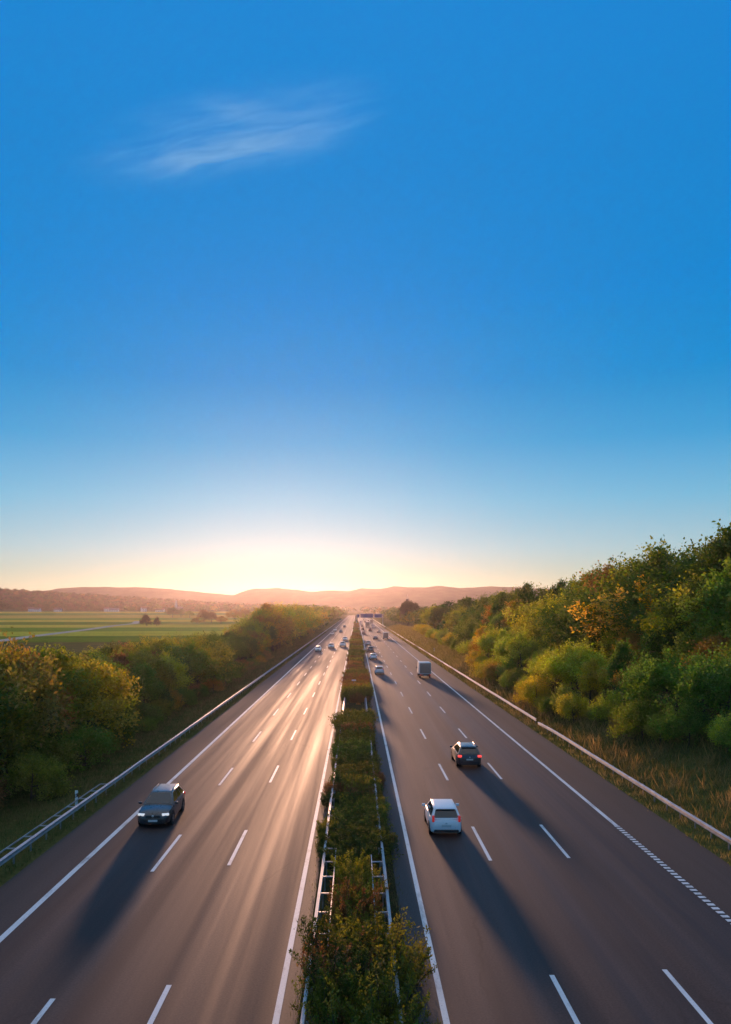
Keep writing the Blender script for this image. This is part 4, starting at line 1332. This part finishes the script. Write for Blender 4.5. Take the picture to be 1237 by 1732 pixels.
# ================================================================== buildings at the edge of the far wood
def house(px, Y, w_, d_, h_, rh, label, roofm='roof', rz=0.0):
    x = (px - 603) / 1330 * Y
    root = empty('house', (x, Y, gz(x, Y) - 0.2), rz)
    tag(root, label, 'house', 'white houses at the edge of the far wood')
    bm = bmesh.new()
    V = [(-w_ / 2, -d_ / 2), (w_ / 2, -d_ / 2), (w_ / 2, d_ / 2), (-w_ / 2, d_ / 2)]
    lo = [bm.verts.new((a, b, 0)) for a, b in V]; hi = [bm.verts.new((a, b, h_)) for a, b in V]
    r0 = bm.verts.new((-w_ / 2, 0, h_ + rh)); r1 = bm.verts.new((w_ / 2, 0, h_ + rh))
    for k in range(4):
        if k in (0, 2): bm.faces.new((lo[k], lo[(k + 1) % 4], hi[(k + 1) % 4], hi[k]))
    bm.faces.new((lo[1], lo[2], hi[2], r1, hi[1])); bm.faces.new((lo[3], lo[0], hi[0], r0, hi[3]))
    link('wall', from_bm('wall', bm, M['render']), root)
    bm = bmesh.new()
    e = .5
    for sgn in (-1, 1):
        a = [(-w_ / 2 - e, sgn * (d_ / 2 + e), h_ - e * rh / (d_ / 2)), (w_ / 2 + e, sgn * (d_ / 2 + e), h_ - e * rh / (d_ / 2)), (w_ / 2 + e, 0, h_ + rh), (-w_ / 2 - e, 0, h_ + rh)]
        f = [bm.verts.new((p[0], p[1], p[2] + .06)) for p in a]; g_ = [bm.verts.new((p[0], p[1], p[2] + .3)) for p in a]
        bm.faces.new(f); bm.faces.new(g_)
        for k in range(4): bm.faces.new((f[k], f[(k + 1) % 4], g_[(k + 1) % 4], g_[k]))
    rf = link('roof', from_bm('roof', bm, M[roofm]), root)
    bm = bmesh.new(); add_box(bm, (w_ * .2, .8, h_ + rh + .3), (.7, .7, 1.8)); link('chimney', from_bm('chimney', bm, M['roof']), rf)
    nw = max(2, int(w_ / 3.5))
    bm = bmesh.new(); add_box(bm, (0, 0, 0), (1.1, .12, 1.3)); wm = from_bm('window', bm, M['window'])
    for fl in range(max(1, int(h_ / 2.8))):
        for k in range(nw):
            o = link('window', wm, root); o.location = (-w_ / 2 + (k + .5) * w_ / nw, -d_ / 2 - .02, 1.6 + fl * 2.8)
house(53, 1520, 11, 9, 5.4, 3.6, 'leftmost white house at the edge of the far wood', rz=.3)
house(64, 1500, 10, 8, 4.5, 3.2, 'white house just right of the leftmost one', rz=-.2)
house(98, 1510, 13, 9, 4.2, 3.5, 'low broad white house alone below the wood', rz=.1)
house(180, 1490, 8, 8, 6.0, 3.2, 'tall narrow white house left of the long barn', rz=.2)
house(193, 1480, 17, 9, 4.0, 3.4, 'long low white barn-like house in the field', 'slate', rz=.05)
house(243, 1490, 9, 8, 6.5, 3.4, 'white gabled house above the pair of dark cone trees', rz=.6)
house(271, 1430, 15, 9, 4.0, 3.0, 'low white house right of the dark cone trees', rz=-.1)

def cone_roof(bm, cx, cy, z0, r, h, n=8):
    base = [bm.verts.new((cx + r * math.cos(2 * math.pi * k / n + math.pi / n), cy + r * math.sin(2 * math.pi * k / n + math.pi / n), z0)) for k in range(n)]
    t = bm.verts.new((cx, cy, z0 + h))
    for k in range(n): bm.faces.new((base[k], base[(k + 1) % n], t))
    bm.faces.new(base)
xC = (298 - 603) / 1330 * 1420
root = empty('church', (xC, 1420, gz(xC, 1420) - .2))
tag(root, 'white church tower with a slender pale spire behind the dark trees', 'church')
bm = bmesh.new(); add_box(bm, (0, 0, 7.0), (3.6, 3.6, 14)); link('tower', from_bm('tower', bm, M['render']), root)
bm = bmesh.new(); cone_roof(bm, 0, 0, 14.03, 2.5, 9.5); sp_ = link('spire', from_bm('spire', bm, M['concrete']), root)
bm = bmesh.new(); add_box(bm, (6.8, 0, 3), (10, 7, 6)); link('nave', from_bm('nave', bm, M['render']), root)
bm = bmesh.new()
v = [bm.verts.new(p) for p in ((1.85, -4, 6.02), (12, -4, 6.02), (12, 4, 6.02), (1.85, 4, 6.02), (1.85, 0, 10), (12, 0, 10))]
for f in ((0, 1, 5, 4), (2, 3, 4, 5), (0, 4, 3), (1, 2, 5), (3, 2, 1, 0)): bm.faces.new([v[i] for i in f])
link('roof', from_bm('roof', bm, M['slate']), root)
bm = bmesh.new(); add_box(bm, (0, 0, 0), (.8, .12, 1.8)); wm = from_bm('window', bm, M['window'])
for zz in (5, 11):
    o = link('window', wm, root); o.location = (0, -1.82, zz)

root = empty('tower', (58.5, 900, gz(58.5, 900)))
tag(root, 'slim transmission tower with a dark platform above the dark tree on the right', 'tower')
bm = bmesh.new(); add_tube(bm, [(0, 0, 0), (0, 0, 10), (0, 0, 19.5)], [1.5, 1.3, 1.0], 14); link('shaft', from_bm('shaft', bm, M['concrete'], 40), root)
bm = bmesh.new()
add_tube(bm, [(0, 0, 19.5), (0, 0, 19.9), (0, 0, 21.6), (0, 0, 22.0)], [1.4, 2.0, 2.0, 1.4], 16); link('platform', from_bm('platform', bm, M['slate'], 30), root)
bm = bmesh.new(); add_tube(bm, [(0, 0, 22.0), (0, 0, 24.3), (0, 0, 27.3)], [.6, .42, .10], 8); link('mast', from_bm('mast', bm, M['concrete'], 40), root)

# ================================================================== high thin cloud
def cloud():
    m, N, L, b = new_mat('thin_cloud')
    N.remove(b)
    tc = N.new('ShaderNodeTexCoord')
    mp = N.new('ShaderNodeMapping')
    L.new(tc.outputs['Object'], mp.inputs['Vector'])
    ln = N.new('ShaderNodeVectorMath'); ln.operation = 'LENGTH'
    L.new(mp.outputs[0], ln.inputs[0])
    mr = N.new('ShaderNodeMapRange'); mr.inputs['From Min'].default_value = 1.0; mr.inputs['From Max'].default_value = 0.0
    mr.interpolation_type = 'SMOOTHERSTEP'
    L.new(ln.outputs['Value'], mr.inputs['Value'])
    dn = N.new('ShaderNodeTexNoise'); dn.inputs['Scale'].default_value = 1.3; dn.inputs['Detail'].default_value = 3
    L.new(tc.outputs['Object'], dn.inputs['Vector'])
    dv = N.new('ShaderNodeVectorMath'); dv.operation = 'MULTIPLY_ADD'; dv.inputs[1].default_value = (0.9, 0.9, 0.9)
    L.new(dn.outputs['Color'], dv.inputs[0]); L.new(tc.outputs['Object'], dv.inputs[2])
    nf = noise_node(N, L, dv.outputs[0], 1.5, 8, (0.7, 1.3, 3.0), 0.66)
    m2 = N.new('ShaderNodeMapRange'); m2.inputs['From Min'].default_value = 0.49; m2.inputs['From Max'].default_value = 0.85
    L.new(nf, m2.inputs['Value'])
    mu = N.new('ShaderNodeMath'); mu.operation = 'MULTIPLY'
    L.new(mr.outputs[0], mu.inputs[0]); L.new(m2.outputs[0], mu.inputs[1])
    md = N.new('ShaderNodeMath'); md.operation = 'MULTIPLY'; md.inputs[1].default_value = 0.008
    L.new(mu.outputs[0], md.inputs[0])
    pv = N.new('ShaderNodeVolumePrincipled')
    pv.inputs['Color'].default_value = (0.32, 0.64, 1.0, 1)
    pv.inputs['Absorption Color'].default_value = (1, 1, 1, 1)
    pv.inputs['Anisotropy'].default_value = 0.4
    L.new(md.outputs[0], pv.inputs['Density'])
    L.new(pv.outputs[0], N['Material Output'].inputs['Volume'])
    bm = bmesh.new()
    bmesh.ops.create_icosphere(bm, subdivisions=3, radius=1.0)
    return m, bm
mcl, bm = cloud()
me = bpy.data.meshes.new('cloud'); bm.to_mesh(me); bm.free(); me.materials.append(mcl)
o = link('cloud', me)
o.location = (-900, 6000, 3640)
o.scale = (1600, 700, 200)
o.rotation_euler = (R(0), R(-9), R(-4))
tag(o, 'thin wispy white cloud high in the blue sky', 'cloud')

# ================================================================== evening haze
m, N, L, b = new_mat('evening_haze')
N.remove(b)
pv = N.new('ShaderNodeVolumePrincipled')
pv.inputs['Color'].default_value = (0.94, 0.83, 0.90, 1)
pv.inputs['Density'].default_value = 0.000052
pv.inputs['Anisotropy'].default_value = 0.755
L.new(pv.outputs[0], N['Material Output'].inputs['Volume'])
bm = bmesh.new()
add_box(bm, (0, 1850, (114 - 4) / 2), (9000, 4100, 118))
o = link('haze', from_bm('haze', bm, m))
tag(o, kind='stuff')
